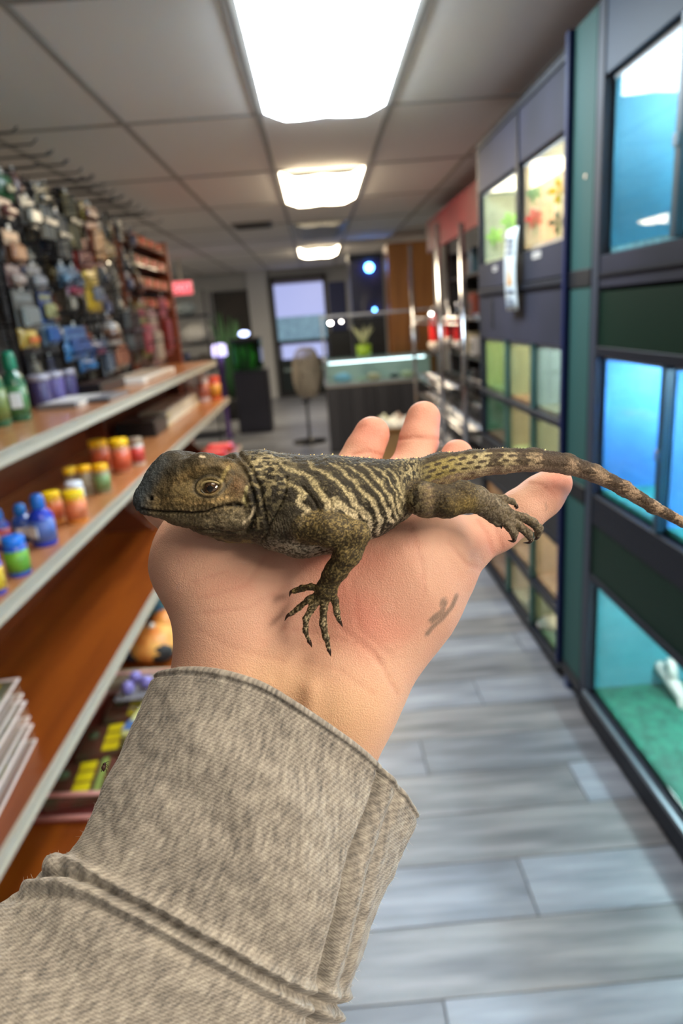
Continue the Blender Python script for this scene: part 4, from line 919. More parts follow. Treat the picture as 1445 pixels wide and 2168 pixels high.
class Field:
    """signed distance grid built from round cones joined smoothly"""
    def __init__(s, lo, hi, vox):
        s.lo = np.array(lo); s.vox = vox; s.n = np.ceil((np.array(hi) - s.lo) / vox).astype(int)
        s.d = np.full(s.n, .02, np.float32)
    def cone(s, a, b, ra, rb, k, sz=1.0):
        a, b = np.array(a), np.array(b); pad = max(ra, rb) * max(1, sz) + k * 1.5 + 4 * s.vox
        i0 = np.maximum(0, np.floor((np.minimum(a, b) - pad - s.lo) / s.vox).astype(int))
        i1 = np.minimum(s.n, np.ceil((np.maximum(a, b) + pad - s.lo) / s.vox).astype(int))
        if (i1 <= i0).any(): return
        ax = [s.lo[i] + s.vox * np.arange(i0[i], i1[i], dtype=np.float32) for i in range(3)]
        X, Y, Z = np.meshgrid(*ax, indexing='ij', copy=False)
        ba = b - a; ba2 = ba.copy(); ba2[2] /= sz
        px, py, pz = X - a[0], Y - a[1], (Z - a[2]) / sz
        L = float(ba2 @ ba2) + 1e-12
        t = np.clip((px * ba2[0] + py * ba2[1] + pz * ba2[2]) / L, 0, 1)
        d = np.sqrt((px - t * ba2[0]) ** 2 + (py - t * ba2[1]) ** 2 + (pz - t * ba2[2]) ** 2) - (ra + (rb - ra) * t)
        if sz < 1: d = d * (.5 + .5 * sz)
        sl = tuple(slice(i0[i], i1[i]) for i in range(3))
        o = s.d[sl]
        h = np.clip(.5 + .5 * (o - d) / k, 0, 1)
        s.d[sl] = o + (d - o) * h - k * h * (1 - h)
    def chain(s, pts, k, sz=1.0):          # pts: (px, py, depth, r px)
        q = [(cs(p[0], p[1], p[2]), p[3] * p[2] * K / FPX) for p in pts]
        for (a, ra), (b, rb) in zip(q[:-1], q[1:]): s.cone(a, b, ra, rb, k, sz)
    def mesh(s):
        g = openvdb.FloatGrid(.02); g.copyFromArray(s.d)
        g.transform = openvdb.createLinearTransform(s.vox)
        pts, tri, quad = g.convertToPolygons(0.0, 0.0)
        P_ = np.asarray(pts, float) + s.lo
        return P_, np.asarray(tri), np.asarray(quad)
def pixels(P_): return CX + FPX * P_[:, 0] / P_[:, 2], CY - FPX * P_[:, 1] / P_[:, 2]
def np_mesh(name, P_, tri, quad, m, origin, flip=True):
    W = to_world(P_) - origin
    me = bpy.data.meshes.new(name)
    nt_, nq = len(tri), len(quad)
    me.vertices.add(len(W)); me.vertices.foreach_set('co', W.astype(np.float32).ravel())
    loops = np.concatenate([np.asarray(quad).reshape(-1), np.asarray(tri).reshape(-1)]).astype(np.int32)
    me.loops.add(len(loops)); me.loops.foreach_set('vertex_index', loops)
    me.polygons.add(nt_ + nq)
    st = np.concatenate([np.arange(nq) * 4, nq * 4 + np.arange(nt_) * 3]).astype(np.int32)
    me.polygons.foreach_set('loop_start', st)
    me.update(calc_edges=True); me.validate()
    if flip: me.flip_normals()
    me.polygons.foreach_set('use_smooth', [True] * len(me.polygons))
    me.materials.append(m); me.update()
    return me
def vnormals(P_, tri, quad):
    q = np.asarray(quad).reshape(-1, 4); N = np.zeros_like(P_)
    a = np.cross(P_[q[:, 2]] - P_[q[:, 0]], P_[q[:, 3]] - P_[q[:, 1]])
    for i in range(4): np.add.at(N, q[:, i], a)
    return N / (np.linalg.norm(N, axis=1, keepdims=True) + 1e-12)
def seg_dist(u, v, pts):
    best = np.full(u.shape, 1e9); 
    for (x0, y0), (x1, y1) in zip(pts[:-1], pts[1:]):
        dx, dy = x1 - x0, y1 - y0; t = np.clip(((u - x0) * dx + (v - y0) * dy) / (dx * dx + dy * dy + 1e-9), 0, 1)
        best = np.minimum(best, np.hypot(u - x0 - t * dx, v - y0 - t * dy))
    return best
_nt = rng.random((64, 64, 64)).astype(np.float32)
def vnoise(P_, s):
    q = P_ * s + 100; i = np.floor(q).astype(int); f = q - i; f = f * f * (3 - 2 * f); r = 0
    for dx in (0, 1):
        for dy in (0, 1):
            for dz in (0, 1):
                wgt = (f[:, 0] if dx else 1 - f[:, 0]) * (f[:, 1] if dy else 1 - f[:, 1]) * (f[:, 2] if dz else 1 - f[:, 2])
                r = r + wgt * _nt[(i[:, 0] + dx) % 64, (i[:, 1] + dy) % 64, (i[:, 2] + dz) % 64]
    return r
def smooth01(d, r, s): return np.clip((r + s - d) / (2 * s), 0, 1)
def add_color(me, name, c):
    at = me.color_attributes.new(name, 'FLOAT_COLOR', 'POINT')
    if c.shape[1] == 3: c = np.concatenate([c, np.ones((len(c), 1))], 1)
    at.data.foreach_set('color', c.astype(np.float32).ravel())
def link_mesh(name, me, parent, loc=(0, 0, 0)):
    o = bpy.data.objects.new(name, me); COL.objects.link(o); o.parent = parent; o.location = loc; return o

# ---- hand -----------------------------------------------------------------
HF = Field((-.090, -.185, .148), (.095, .052, .285), .0009)
pal = 14 * .0002
HF.chain([(480, 1660, .233, 112), (505, 1440, .238, 134), (522, 1300, .242, 130), (448, 1185, .246, 122)], .006, .8)
HF.chain([(672, 1660, .233, 112), (712, 1470, .238, 116), (770, 1300, .246, 130)], .008, .8)
HF.chain([(522, 1300, .240, 128), (620, 1235, .250, 118), (760, 1230, .249, 128), (840, 1275, .246, 108), (712, 1440, .238, 118)], .010, .8)
HF.chain([(770, 1270, .246, 128), (868, 1200, .245, 122), (925, 1166, .245, 84)], .009, .85)
HF.chain([(620, 1235, .256, 110), (700, 1160, .264, 84), (820, 1150, .262, 80)], .010, .8)
HF.chain([(448, 1185, .250, 118), (430, 1118, .262, 66), (382, 1088, .274, 46), (342, 1064, .282, 34), (326, 1056, .284, 28)], .008)      # thumb
HF.chain([(915, 1190, .247, 78), (985, 1152, .248, 52), (1050, 1120, .252, 44), (1104, 1082, .254, 45), (1145, 1050, .256, 43), (1172, 1024, .258, 37)], .0035)     # little finger
HF.chain([(600, 1150, .264, 76), (680, 1070, .276, 54), (742, 1000, .285, 43), (770, 955, .288, 41), (787, 920, .290, 38)], .0012)      # index
HF.chain([(720, 1130, .266, 70), (806, 1060, .280, 50), (872, 985, .289, 43), (887, 930, .293, 42), (896, 886, .296, 37)], .0012)      # middle
HF.chain([(820, 1130, .262, 66), (885, 1060, .274, 45), (950, 1000, .282, 36), (967, 963, .286, 34)], .0012)      # ring
HP, HT, HQ = HF.mesh()
HN = vnormals(HP, HT, HQ)
u, v = pixels(HP)
front = (HN[:, 2] < 0) if (HN[:, 2] * (HP[:, 2] - HP[:, 2].mean()) > 0).mean() > .5 else (HN[:, 2] > 0)
if (HN[:, 2] * (HP[:, 2] - HP[:, 2].mean()) > 0).mean() < .5: HN = -HN      # HN now points outward
front = HN[:, 2] < .1
creases = [([(744, 962), (780, 955), (822, 968)], 3, .00045), ([(842, 930), (880, 926), (930, 930)], 3, .0004), ([(760, 905), (776, 900)], 2, .0001),
  ([(1118, 1022), (1146, 1024), (1176, 1050)], 2.5, .0003), ([(1030, 1080), (1048, 1110), (1064, 1160)], 2.5, .0002),
  ([(1010, 1102), (1030, 1128), (1042, 1170)], 4, .0003), ([(950, 1150), (984, 1192), (1012, 1204)], 4, .0003),
  ([(720, 1330), (790, 1380), (840, 1470)], 4, .0003), ([(600, 1330), (690, 1345), (770, 1370), (812, 1410)], 3, .00025), ([(430, 1300), (520, 1290), (610, 1240)], 4, .00025),
  ([(640, 1400), (720, 1420), (790, 1470)], 3, .0002), ([(420, 1335), (500, 1375), (600, 1400)], 3, .0002), ([(745, 1230), (760, 1330), (830, 1390)], 3, .0002),
  ([(560, 1180), (520, 1240), (420, 1270)], 3, .0002), ([(480, 1210), (400, 1235)], 2, .00015), ([(870, 1120), (890, 1180), (900, 1260)], 3, .00015)]
disp = np.zeros(len(HP))
for pts, w_, dpt in creases:
    d = seg_dist(u, v, pts); disp -= dpt * np.exp(-(d / w_) ** 2) * front
disp += (vnoise(HP, 60) - .5) * .0008 + (vnoise(HP, 200) - .5) * .00012
# soft tendon / pad relief on wrist and palm
disp += .0009 * np.exp(-(seg_dist(u, v, [(560, 1560), (600, 1440), (610, 1380)]) / 26) ** 2) * front
disp -= .0008 * np.exp(-(seg_dist(u, v, [(510, 1500), (545, 1400), (580, 1330)]) / 26) ** 2) * front
disp += .0010 * np.exp(-(seg_dist(u, v, [(650, 1560), (660, 1460)]) / 20) ** 2) * front
HP = HP + HN * disp[:, None]
def patch(cx_, cy_, rx, ry, s=1.0):
    return np.exp(-(((u - cx_) / rx) ** 2 + ((v - cy_) / ry) ** 2)) * s
base = np.array(lin((212, 168, 148))); red = np.array(lin((208, 138, 122))); mauve = np.array(lin((196, 152, 136))); yel_ = np.array(lin((220, 182, 146)))
cR = np.clip(patch(780, 1330, 90, 60, .8) + patch(700, 1250, 110, 60, .6) + patch(800, 1180, 80, 60, .4) + patch(1180, 1020, 50, 40, .8) + patch(790, 910, 60, 60, .9) + patch(900, 880, 60, 60, .6) + patch(1060, 1140, 70, 40, .5) + patch(970, 950, 50, 40, .8) + patch(690, 1185, 60, 25, .6) + patch(480, 1240, 60, 30, .3), 0, 1)
cR = np.clip(cR + (vnoise(HP, 140) - .5) * .35 + (vnoise(HP, 420) - .5) * .15, 0, 1)
cY = np.clip(patch(700, 1520, 150, 110, .8) + patch(560, 1440, 90, 60, .5), 0, 1)
col = base * (1 - cR[:, None]) + red * cR[:, None]; col = col * (1 - cY[:, None]) + yel_ * cY[:, None]
for pts, w_, dpt in creases:      # creases are redder
    e = np.exp(-(seg_dist(u, v, pts) / (w_ * 1.6)) ** 2)[:, None] * (.28 if v.min() < 0 or pts[0][1] < 1120 else .13); col = col * (1 - e) + np.array(lin((176, 100, 84))) * e
# tattoo on the outer edge of the palm
ink = np.maximum.reduce([smooth01(np.hypot((u - 939) * .92 + (v - 1278) * .3, (v - 1278) * .62 - (u - 939) * .3), 8, 2), smooth01(seg_dist(u, v, [(915, 1314), (928, 1304), (938, 1296)]), 7, 2), smooth01(seg_dist(u, v, [(967, 1262), (958, 1285), (938, 1310), (915, 1330), (904, 1344)]), 4.5, 2)])
ink = ink * (.6 + .4 * vnoise(HP, 500)) * front * .8
ink = np.maximum(ink, smooth01(seg_dist(u, v, [(1155, 1062), (1157, 1082)]), 1.2, 1) * .35 * front)
col = col * (1 - ink[:, None]) + np.array(lin((74, 84, 80))) * ink[:, None]
nail = smooth01(np.hypot((u - 316), (v - 1092)), 14, 4)
m_skin = bpy.data.materials.new('skin'); m_skin.use_nodes = True
nt = m_skin.node_tree; b = nt.nodes['Principled BSDF']
at = nt.nodes.new('ShaderNodeVertexColor'); at.layer_name = 'skin_tone'
nt.links.new(at.outputs[0], b.inputs['Base Color'])
b.inputs['Roughness'].default_value = .52; b.inputs['Subsurface Weight'].default_value = .18; b.inputs['Subsurface Scale'].default_value = .004
b.inputs['Subsurface Radius'].default_value = (1, .35, .2); b.inputs['Specular IOR Level'].default_value = .4
tc = nt.nodes.new('ShaderNodeTexCoord'); vo = nt.nodes.new('ShaderNodeTexVoronoi'); vo.inputs['Scale'].default_value = 2200
no = nt.nodes.new('ShaderNodeTexNoise'); no.inputs['Scale'].default_value = 420; no.inputs['Detail'].default_value = 7; no.inputs['Roughness'].default_value = .65
ad = nt.nodes.new('ShaderNodeMath'); ad.operation = 'ADD'; bp = nt.nodes.new('ShaderNodeBump'); bp.inputs['Strength'].default_value = .4; bp.inputs['Distance'].default_value = .00030
for n_ in (vo, no): nt.links.new(tc.outputs['Object'], n_.inputs['Vector'])
nt.links.new(vo.outputs['Distance'], ad.inputs[0]); nt.links.new(no.outputs['Fac'], ad.inputs[1]); nt.links.new(ad.outputs[0], bp.inputs['Height']); nt.links.new(bp.outputs[0], b.inputs['Normal'])
porg = to_world(cs(600, 1500, .238))
person = thing('person', 'left hand and wrist in a heather grey sweatshirt sleeve, palm up under the lizard', 'person', porg)
me = np_mesh('hand', HP, HT, HQ, m_skin, porg); add_color(me, 'skin_tone', col); link_mesh('hand', me, person)
# fine hairs along the outer wrist
hb = MB()
for k in range(46):
    t_ = k / 45; x_ = 968 - 130 * t_ + random.uniform(-8, 4); y_ = 1268 + 190 * t_ + random.uniform(-6, 6); z_ = .244
    a_ = cs(x_ - 6, y_ - 5, z_); l_ = random.uniform(8, 20); dx_ = random.uniform(.5, 1.0); dy_ = random.uniform(-.5, .7)
    pts = [to_world(cs(x_ - 6 + l_ * q * dx_ * 1.4, y_ - 5 + l_ * (q * dy_ + .4 * q * q), z_)) - porg for q in (0, .33, .66, 1)]
    hb.tube(pts, [.00007, .00006, .00004, .00002], 4)
tag(hb.build('arm_hair', mat('hair_dark', (70, 50, 36), .6), person), kind='stuff')

# ---- sleeve ---------------------------------------------------------------
rings = [   # (front arc as 5 pixel points left to right, depth at the rim ends, roundness in depth)
 [(334, 1440), (400, 1418), (520, 1440), (620, 1492), (720, 1560), (812, 1632), (884, 1728)],
 [(318, 1462), (390, 1450), (510, 1476), (610, 1526), (708, 1594), (804, 1668), (880, 1752)],
 [(286, 1536), (370, 1530), (480, 1556), (590, 1612), (690, 1680), (784, 1752), (856, 1808)],
 [(240, 1640), (320, 1640), (440, 1672), (560, 1730), (670, 1798), (762, 1862), (826, 1880)],
 [(196, 1740), (280, 1752), (400, 1790), (520, 1848), (640, 1912), (734, 1962), (792, 1950)],
 [(150, 1804), (210, 1836), (330, 1896), (470, 1966), (600, 2026), (706, 2060), (768, 2014)],
 [(96, 1826), (150, 1872), (290, 1940), (440, 2012), (570, 2070), (690, 2100), (750, 2060)],
 [(52, 1872), (110, 1930), (240, 2000), (390, 2072), (540, 2130), (670, 2160), (736, 2110)],
 [(-20, 1920), (60, 2000), (180, 2080), (330, 2150), (490, 2210), (640, 2230), (716, 2180)],
 [(-160, 1990), (-60, 2090), (60, 2200), (230, 2290), (420, 2350), (590, 2360), (690, 2290)],
 [(-420, 2140), (-260, 2300), (-80, 2440), (120, 2540), (350, 2600), (560, 2580), (660, 2440)]]
zs = [.224, .223, .221, .217, .214, .212, .212, .209, .206, .200, .188]
bulge = [.034, .034, .037, .040, .042, .043, .046, .047, .048, .050, .052]
NS = 400; NR = 300
def catmull(P_, n):
    P_ = np.array(P_, float); m = len(P_) - 1; t = np.linspace(0, m, n); i = np.minimum(t.astype(int), m - 1); f = (t - i)[:, None]
    g = lambda k: P_[np.clip(k, 0, m)]
    p0 = g(i - 1); p0 = np.where((i == 0)[:, None], 2 * g(i) - g(i + 1), p0); p3 = g(i + 2); p3 = np.where((i + 2 > m)[:, None], 2 * g(i + 1) - g(i), p3)
    p1, p2 = g(i), g(i + 1)
    return .5 * ((2 * p1) + (-p0 + p2) * f + (2 * p0 - 5 * p1 + 4 * p2 - p3) * f ** 2 + (-p0 + 3 * p1 - 3 * p2 + p3) * f ** 3)
ring3 = []
for R_, z, bu in zip(rings, zs, bulge):
    fr_ = catmull(R_, 9)                          # front half, left to right
    tt = np.linspace(0, 1, 9)
    fz = z - bu * np.sin(np.pi * tt) ** .75 * .62
    Fp = [cs(a[0], a[1], zz) for a, zz in zip(fr_, fz)]
    L_, Rr = np.array(fr_[0]), np.array(fr_[-1])
    bk_ = []
    for t_ in np.linspace(0, 1, 9)[1:-1]:           # back half, right to left
        q = Rr + (L_ - Rr) * t_; m_ = np.array(fr_[4]) - (L_ + Rr) / 2
        q = q - m_ * .35 * math.sin(math.pi * t_)
        bk_.append(cs(q[0], q[1], z + bu * .95 * math.sin(math.pi * t_) ** .75))
    ring3.append(np.array(Fp + bk_))
ring3 = np.array(ring3)                            # (rings, 16, 3)
cols = []
for r_ in ring3:
    c_ = np.concatenate([r_[-2:], r_, r_[:3]])
    e = catmull(c_, 21 * 25 + 1 - 0)[:]           # oversample then cut one period
    per = len(e) / (len(c_) - 1); s0 = int(round(2 * per)); s1 = int(round((2 + len(r_)) * per))
    idx = np.linspace(s0, s1, NS + 1)[:-1]; i0 = np.floor(idx).astype(int); f = (idx - i0)[:, None]
    cols.append(e[i0] * (1 - f) + e[np.minimum(i0 + 1, len(e) - 1)] * f)
cols = np.array(cols)
surf_ = np.stack([catmull(cols[:, j], NR) for j in range(NS)], 1)      # (NR, NS, 3)
def grid_normals(S):
    du = np.roll(S, -1, 1) - np.roll(S, 1, 1); dv = np.gradient(S, axis=0); n = np.cross(du, dv)
    return n / (np.linalg.norm(n, axis=2, keepdims=True) + 1e-12)
gn = grid_normals(surf_)
cen = surf_.mean(1, keepdims=True)
if ((surf_ - cen) * gn).sum() < 0: gn = -gn
FS = surf_.reshape(-1, 3)
su, sv = pixels(FS); fr_m = (gn.reshape(-1, 3)[:, 2] < .25)
tv = np.repeat(np.linspace(0, 10, NR), NS)       # ring coordinate
uu = np.tile(np.arange(NS) / NS, NR)             # around
D = np.zeros(len(FS))
# side seam: dark groove with a raised rolled edge to its right
seam = [(812, 1632), (796, 1690), (764, 1762), (735, 1850), (718, 1920), (700, 1990), (684, 2060), (660, 2200)]
sd = seg_dist(su, sv, seam)
def side(pts, u_, v_):       # >0 right of polyline by x at same v
    ys = [p_[1] for p_ in pts]; xs = [p_[0] for p_ in pts]; return u_ - np.interp(v_, ys, xs)
sg = side(seam, su, sv)
D += fr_m * (-.0032 * np.exp(-(sg / 8) ** 2) + .0013 * np.exp(-((sg - 24) / 11) ** 2) - .0009 * np.exp(-((sg - 46) / 7) ** 2) + .0006 * np.exp(-((sg - 60) / 9) ** 2)) * (sv > 1630)
# cuff seam: two ridges with a groove where the cuff joins the sleeve
cuff = [(128, 1822), (200, 1846), (290, 1892), (380, 1942), (470, 1992), (560, 2044), (640, 2084), (720, 2110)]
cd = sv - np.interp(su, [p_[0] for p_ in cuff], [p_[1] for p_ in cuff])
D += fr_m * (.0016 * np.exp(-(cd / 12) ** 2) - .0020 * np.exp(-((cd - 26) / 8) ** 2) + .0014 * np.exp(-((cd - 46) / 12) ** 2) - .0012 * np.exp(-((cd - 74) / 12) ** 2))
D += fr_m * .0004 * np.exp(-((cd - 20) / 40) ** 2) * np.sin(su / 7.0 + sv / 14.0)
# soft folds
D += .0030 * (vnoise(FS * np.array([1, .6, 1]), 34) - .5) + .0014 * (vnoise(FS, 90) - .5)
D += .0006 * (vnoise(FS, 420) - .5)
D += -.0012 * np.exp(-(seg_dist(su, sv, [(300, 1620), (400, 1680), (480, 1760)]) / 46) ** 2) * fr_m
D += .0010 * np.exp(-(seg_dist(su, sv, [(420, 1560), (560, 1640), (640, 1720)]) / 40) ** 2) * fr_m
D += .0006 * np.exp(-((tv) / .12) ** 2) - .0003 * np.exp(-((tv - .35) / .14) ** 2)
outer = surf_ + gn * D.reshape(NR, NS)[:, :, None]
TH = .0024
nin = 70
inner = surf_[:nin] - gn[:nin] * TH + gn[:nin] * D.reshape(NR, NS)[:nin, :, None] * .5
rim_ = []
for a_ in np.linspace(0, math.pi, 7)[1:-1]:
    dirv = (surf_[0] - surf_[3]); dirv /= np.linalg.norm(dirv, axis=1, keepdims=True)
    c_ = (outer[0] + inner[0]) / 2; h_ = (outer[0] - inner[0]) / 2
    rim_.append(c_ + h_ * math.cos(a_) + dirv * TH * .5 * math.sin(a_))
G = np.concatenate([inner[::-1], np.array(rim_)[::-1], outer], 0)       # rows
rows = len(G)
I = np.arange(rows * NS).reshape(rows, NS); q = np.stack([I[:-1], np.roll(I, -1, 1)[:-1], np.roll(I, -1, 1)[1:], I[1:]], -1).reshape(-1, 4)
m_cloth = bpy.data.materials.new('heather_knit'); m_cloth.use_nodes = True
nt = m_cloth.node_tree; b = nt.nodes['Principled BSDF']; b.inputs['Roughness'].default_value = .92; b.inputs['Specular IOR Level'].default_value = .15
b.inputs['Sheen Weight'].default_value = .25
uvn = nt.nodes.new('ShaderNodeUVMap'); uvn.uv_map = 'cloth'
def node(t_, **kw):
    n_ = nt.nodes.new(t_)
    for k_, v_ in kw.items(): n_.inputs[k_].default_value = v_
    return n_
mp1 = node('ShaderNodeMapping', Scale=(1, 1, 1))
wv = node('ShaderNodeTexWave', Scale=300, Distortion=3.5, Detail=3); wv.wave_type = 'BANDS'; wv.bands_direction = 'DIAGONAL'
wv2 = node('ShaderNodeTexWave', Scale=420, Distortion=4.5, Detail=3); wv2.bands_direction = 'Y'
wv.inputs['Detail Scale'].default_value = 3; wv2.inputs['Detail Scale'].default_value = 3
mul = node('ShaderNodeMath'); mul.operation = 'ADD'
n1 = node('ShaderNodeTexNoise', Scale=40, Detail=9, Roughness=.75); n2 = node('ShaderNodeTexNoise', Scale=520, Detail=4); n3 = node('ShaderNodeTexVoronoi', Scale=420)
mp2 = node('ShaderNodeMapping', Scale=(1, .35, 1))
rmp = node('ShaderNodeValToRGB'); rmp.color_ramp.elements[0].position = .30; rmp.color_ramp.elements[1].position = .70
rmp.color_ramp.elements[0].color = ln(84, 84, 86); rmp.color_ramp.elements[1].color = ln(180, 176, 168)
e_ = rmp.color_ramp.elements.new(.48); e_.color = ln(138, 134, 129)
mixn = node('ShaderNodeMath'); mixn.operation = 'MULTIPLY_ADD'; mixn.inputs[1].default_value = .55
bp = node('ShaderNodeBump', Strength=.38, Distance=.0003)
nt.links.new(uvn.outputs[0], wv.inputs['Vector']); nt.links.new(uvn.outputs[0], wv2.inputs['Vector'])
nt.links.new(uvn.outputs[0], mp2.inputs[0]); nt.links.new(mp2.outputs[0], n1.inputs['Vector']); nt.links.new(mp2.outputs[0], n2.inputs['Vector'])
sc_ = node('ShaderNodeMath'); sc_.operation = 'MULTIPLY'; sc_.inputs[1].default_value = .55
nt.links.new(wv.outputs['Fac'], mul.inputs[0]); nt.links.new(wv2.outputs['Fac'], sc_.inputs[0]); nt.links.new(sc_.outputs[0], mul.inputs[1])
nt.links.new(n2.outputs['Fac'], mixn.inputs[0]); 
h1 = node('ShaderNodeMath'); h1.operation = 'MULTIPLY'; h1.inputs[1].default_value = .45; nt.links.new(n1.outputs['Fac'], h1.inputs[0]); nt.links.new(h1.outputs[0], mixn.inputs[2])
wv_c = node('ShaderNodeMath'); wv_c.operation = 'MULTIPLY_ADD'; wv_c.inputs[1].default_value = .10; nt.links.new(mul.outputs[0], wv_c.inputs[0]); nt.links.new(mixn.outputs[0], wv_c.inputs[2])
sb_ = node('ShaderNodeMath'); sb_.operation = 'SUBTRACT'; sb_.inputs[1].default_value = .07; nt.links.new(wv_c.outputs[0], sb_.inputs[0])
nt.links.new(sb_.outputs[0], rmp.inputs[0]); nt.links.new(rmp.outputs[0], b.inputs['Base Color'])
nt.links.new(mul.outputs[0], bp.inputs['Height']); nt.links.new(bp.outputs[0], b.inputs['Normal'])
me = np_mesh('sleeve', G.reshape(-1, 3), np.zeros((0, 3), int), q, m_cloth, porg, flip=False)
# uv in metres: around, along
arc = np.cumsum(np.linalg.norm(np.diff(np.concatenate([surf_[:, NS // 4:NS // 4 + 1]], 1)[:, 0], axis=0), axis=1)); arc = np.concatenate([[0], arc])
vrow = np.concatenate([-.001 - arc[:nin][::-1] - 0.0, np.linspace(-.001, 0, len(rim_)), arc])
uvl = me.uv_layers.new(name='cloth')
li = np.empty(len(me.loops), np.int32); me.loops.foreach_get('vertex_index', li)
ucoord = (li % NS) / NS; vcoord = vrow[li // NS]
ni_ = li.reshape(-1, 4); uc = ucoord.reshape(-1, 4).copy(); wrap = (uc.max(1) - uc.min(1)) > .5; uc[wrap] = np.where(uc[wrap] < .5, uc[wrap] + 1, uc[wrap])
uvl.data.foreach_set('uv', np.stack([uc.ravel() * .26, vcoord], 1).astype(np.float32).ravel())
bmx = bmesh.new(); bmx.from_mesh(me); bmesh.ops.recalc_face_normals(bmx, faces=bmx.faces); bmx.to_mesh(me); bmx.free()
slv = link_mesh('sweatshirt_sleeve', me, person)
# fuzz on the sleeve silhouettes
fb = MB(); on = outer.reshape(-1, 3); gnn = gn.reshape(-1, 3)
for k in range(1500):
    i = random.randrange(0, NR * 7 // 10) * NS + random.randrange(NS)
    if gnn[i, 2] > .3: continue
    p0 = on[i]; dr = gnn[i] + rng.normal(0, .7, 3); dr /= np.linalg.norm(dr); l_ = random.uniform(.0006, .0018)
    pts = [to_world(p0 + dr * l_ * t_ + np.array([0, 0, 0]) * t_) - porg for t_ in (0, .5, 1)]
    fb.tube(pts, [.00004, .00003, .00002], 3)
tag(fb.build('sleeve_fuzz', mat('fuzz', (190, 184, 172), .9), slv), kind='stuff')
# small brown insect on the sleeve's left edge
i = int(np.argmin((su - 243) ** 2 + (sv - 1624) ** 2 + (fr_m == 0) * 1e6)); bpnt = on[i] + gnn[i] * .0006
borg = to_world(bpnt + np.array([-.0016, 0, -.0008]))
bug = thing('insect', 'tiny dark brown insect clinging to the left edge of the grey sleeve', 'insect', borg, 0)
m_bug = mat('insect_brown', (44, 20, 12), .6)
ux = to_world(np.array([1., 0, 0])) - CAM; uy = to_world(np.array([0, 1., 0])) - CAM
def bl(p_): return tuple(ux * p_[0] * .00021 + uy * p_[1] * .00021)
MB().tube([bl((-1, -6)), bl((-1, -2)), bl((0, 3))], [.0002, .0006, .0005], 10).build('abdomen', m_bug, bug)
MB().tube([bl((0, 3)), bl((1.5, 5.5))], [.0005, .0003], 10).build('head', m_bug, bug)
for (a_, b_, c_) in (((0, 3), (4, 3), (6, 0)), ((0, 1), (4, 0), (6, -2)), ((0, -2), (3, -4), (4, -8)), ((0, 3), (-3, 1), (-4, -2)), ((-1, 0), (-3, -3), (-4, -7)), ((1, 5), (4, 7), (7, 7))):
    MB().tube([bl(a_), bl(b_), bl(c_)], .00008, 5).build('leg', m_bug, bug)

# ---- lizard ----------------------------------------------------------------
VX = .00034
LF = Field((-.072, -.052, .168), (.128, .030, .262), VX)
LF.d[:] = .01
def Z(z): return z
zb = .2235
# head
LF.chain([(307, 1058, .220, 22), (326, 1052, .2205, 34), (350, 1038, .2215, 50), (374, 1024, .222, 64), (404, 1031, .2225, 70), (450, 1048, .223, 81), (500, 1056, zb, 86)], .0018, .80)
LF.chain([(314, 1068, .219, 17), (380, 1083, .2185, 24), (450, 1098, .2165, 32), (505, 1096, .216, 40)], .0030)      # near lower jaw / jowl
LF.chain([(385, 1000, .2145, 20), (430, 985, .2135, 22), (480, 985, .2145, 22)], .0030)                               # brow
LF.chain([(380, 1050, .2155, 26), (470, 1060, .213, 34), (515, 1040, .2135, 34)], .0035)                               # cheek
# neck, trunk, tail
LF.chain([(500, 1056, zb, 90), (560, 1056, zb, 90), (620, 1066, zb, 98), (700, 1058, zb, 90), (775, 1050, .2245, 76), (830, 1032, .2265, 56), (870, 1016, .228, 40), (930, 996, .230, 33), (1000, 982, .232, 30)], .0030, 1.0)
LF.chain([(620, 1076, .221, 88), (700, 1072, .221, 84), (780, 1060, .2225, 68), (835, 1048, .224, 50)], .0040, 1.1)
LF.chain([(1000, 982, .232, 30), (1060, 976, .234, 27), (1130, 973.5, .237, 23.5), (1200, 982, .240, 21), (1260, 1003, .242, 18), (1320, 1034, .244, 15.5), (1380, 1072, .246, 13), (1445, 1106, .247, 10), (1520, 1140, .248, 7), (1600, 1165, .249, 4.5), (1680, 1180, .250, 2.5)], .0012)
LF.chain([(520, 1008, zb, 52), (560, 1012, zb, 54), (600, 1024, zb, 56)], .0020)
# chest under the near arm
LF.chain([(585, 1125, .218, 30), (640, 1140, .216, 34), (700, 1136, .2175, 32)], .0035)
# near front leg
fl = .2085
LF.chain([(640, 1112, .2095, 34), (700, 1122, .2055, 35), (755, 1130, .205, 27)], .0020)
LF.chain([(757, 1130, .205, 26), (736, 1170, .2065, 29), (712, 1208, .2095, 23), (702, 1222, .211, 20)], .0012)
LF.chain([(702, 1222, .211, 20), (692, 1246, .2125, 21), (684, 1262, .2135, 17)], .0012, .7)
toes = [
 [(680, 1248, .2130, 7), (658, 1242, .2135, 7), (640, 1245, .2150, 6.5), (622, 1251, .2160, 5.5)],
 [(676, 1258, .2135, 7.5), (652, 1270, .2140, 6.5), (632, 1287, .2155, 6.5), (615, 1300, .2165, 5)],
 [(680, 1262, .2135, 8), (661, 1285, .2135, 8), (647, 1310, .2145, 7), (646, 1335, .2155, 6), (653, 1356, .2165, 4)],
 [(690, 1262, .2135, 8), (685, 1290, .2130, 8), (684, 1320, .2140, 8), (690, 1350, .2150, 6.5), (695, 1374, .2160, 4)],
 [(702, 1248, .2130, 8), (709, 1272, .2135, 7.5), (712, 1295, .2148, 6.5), (717, 1313, .2160, 4.5)]]
for t_ in toes: LF.chain(t_, .0006)
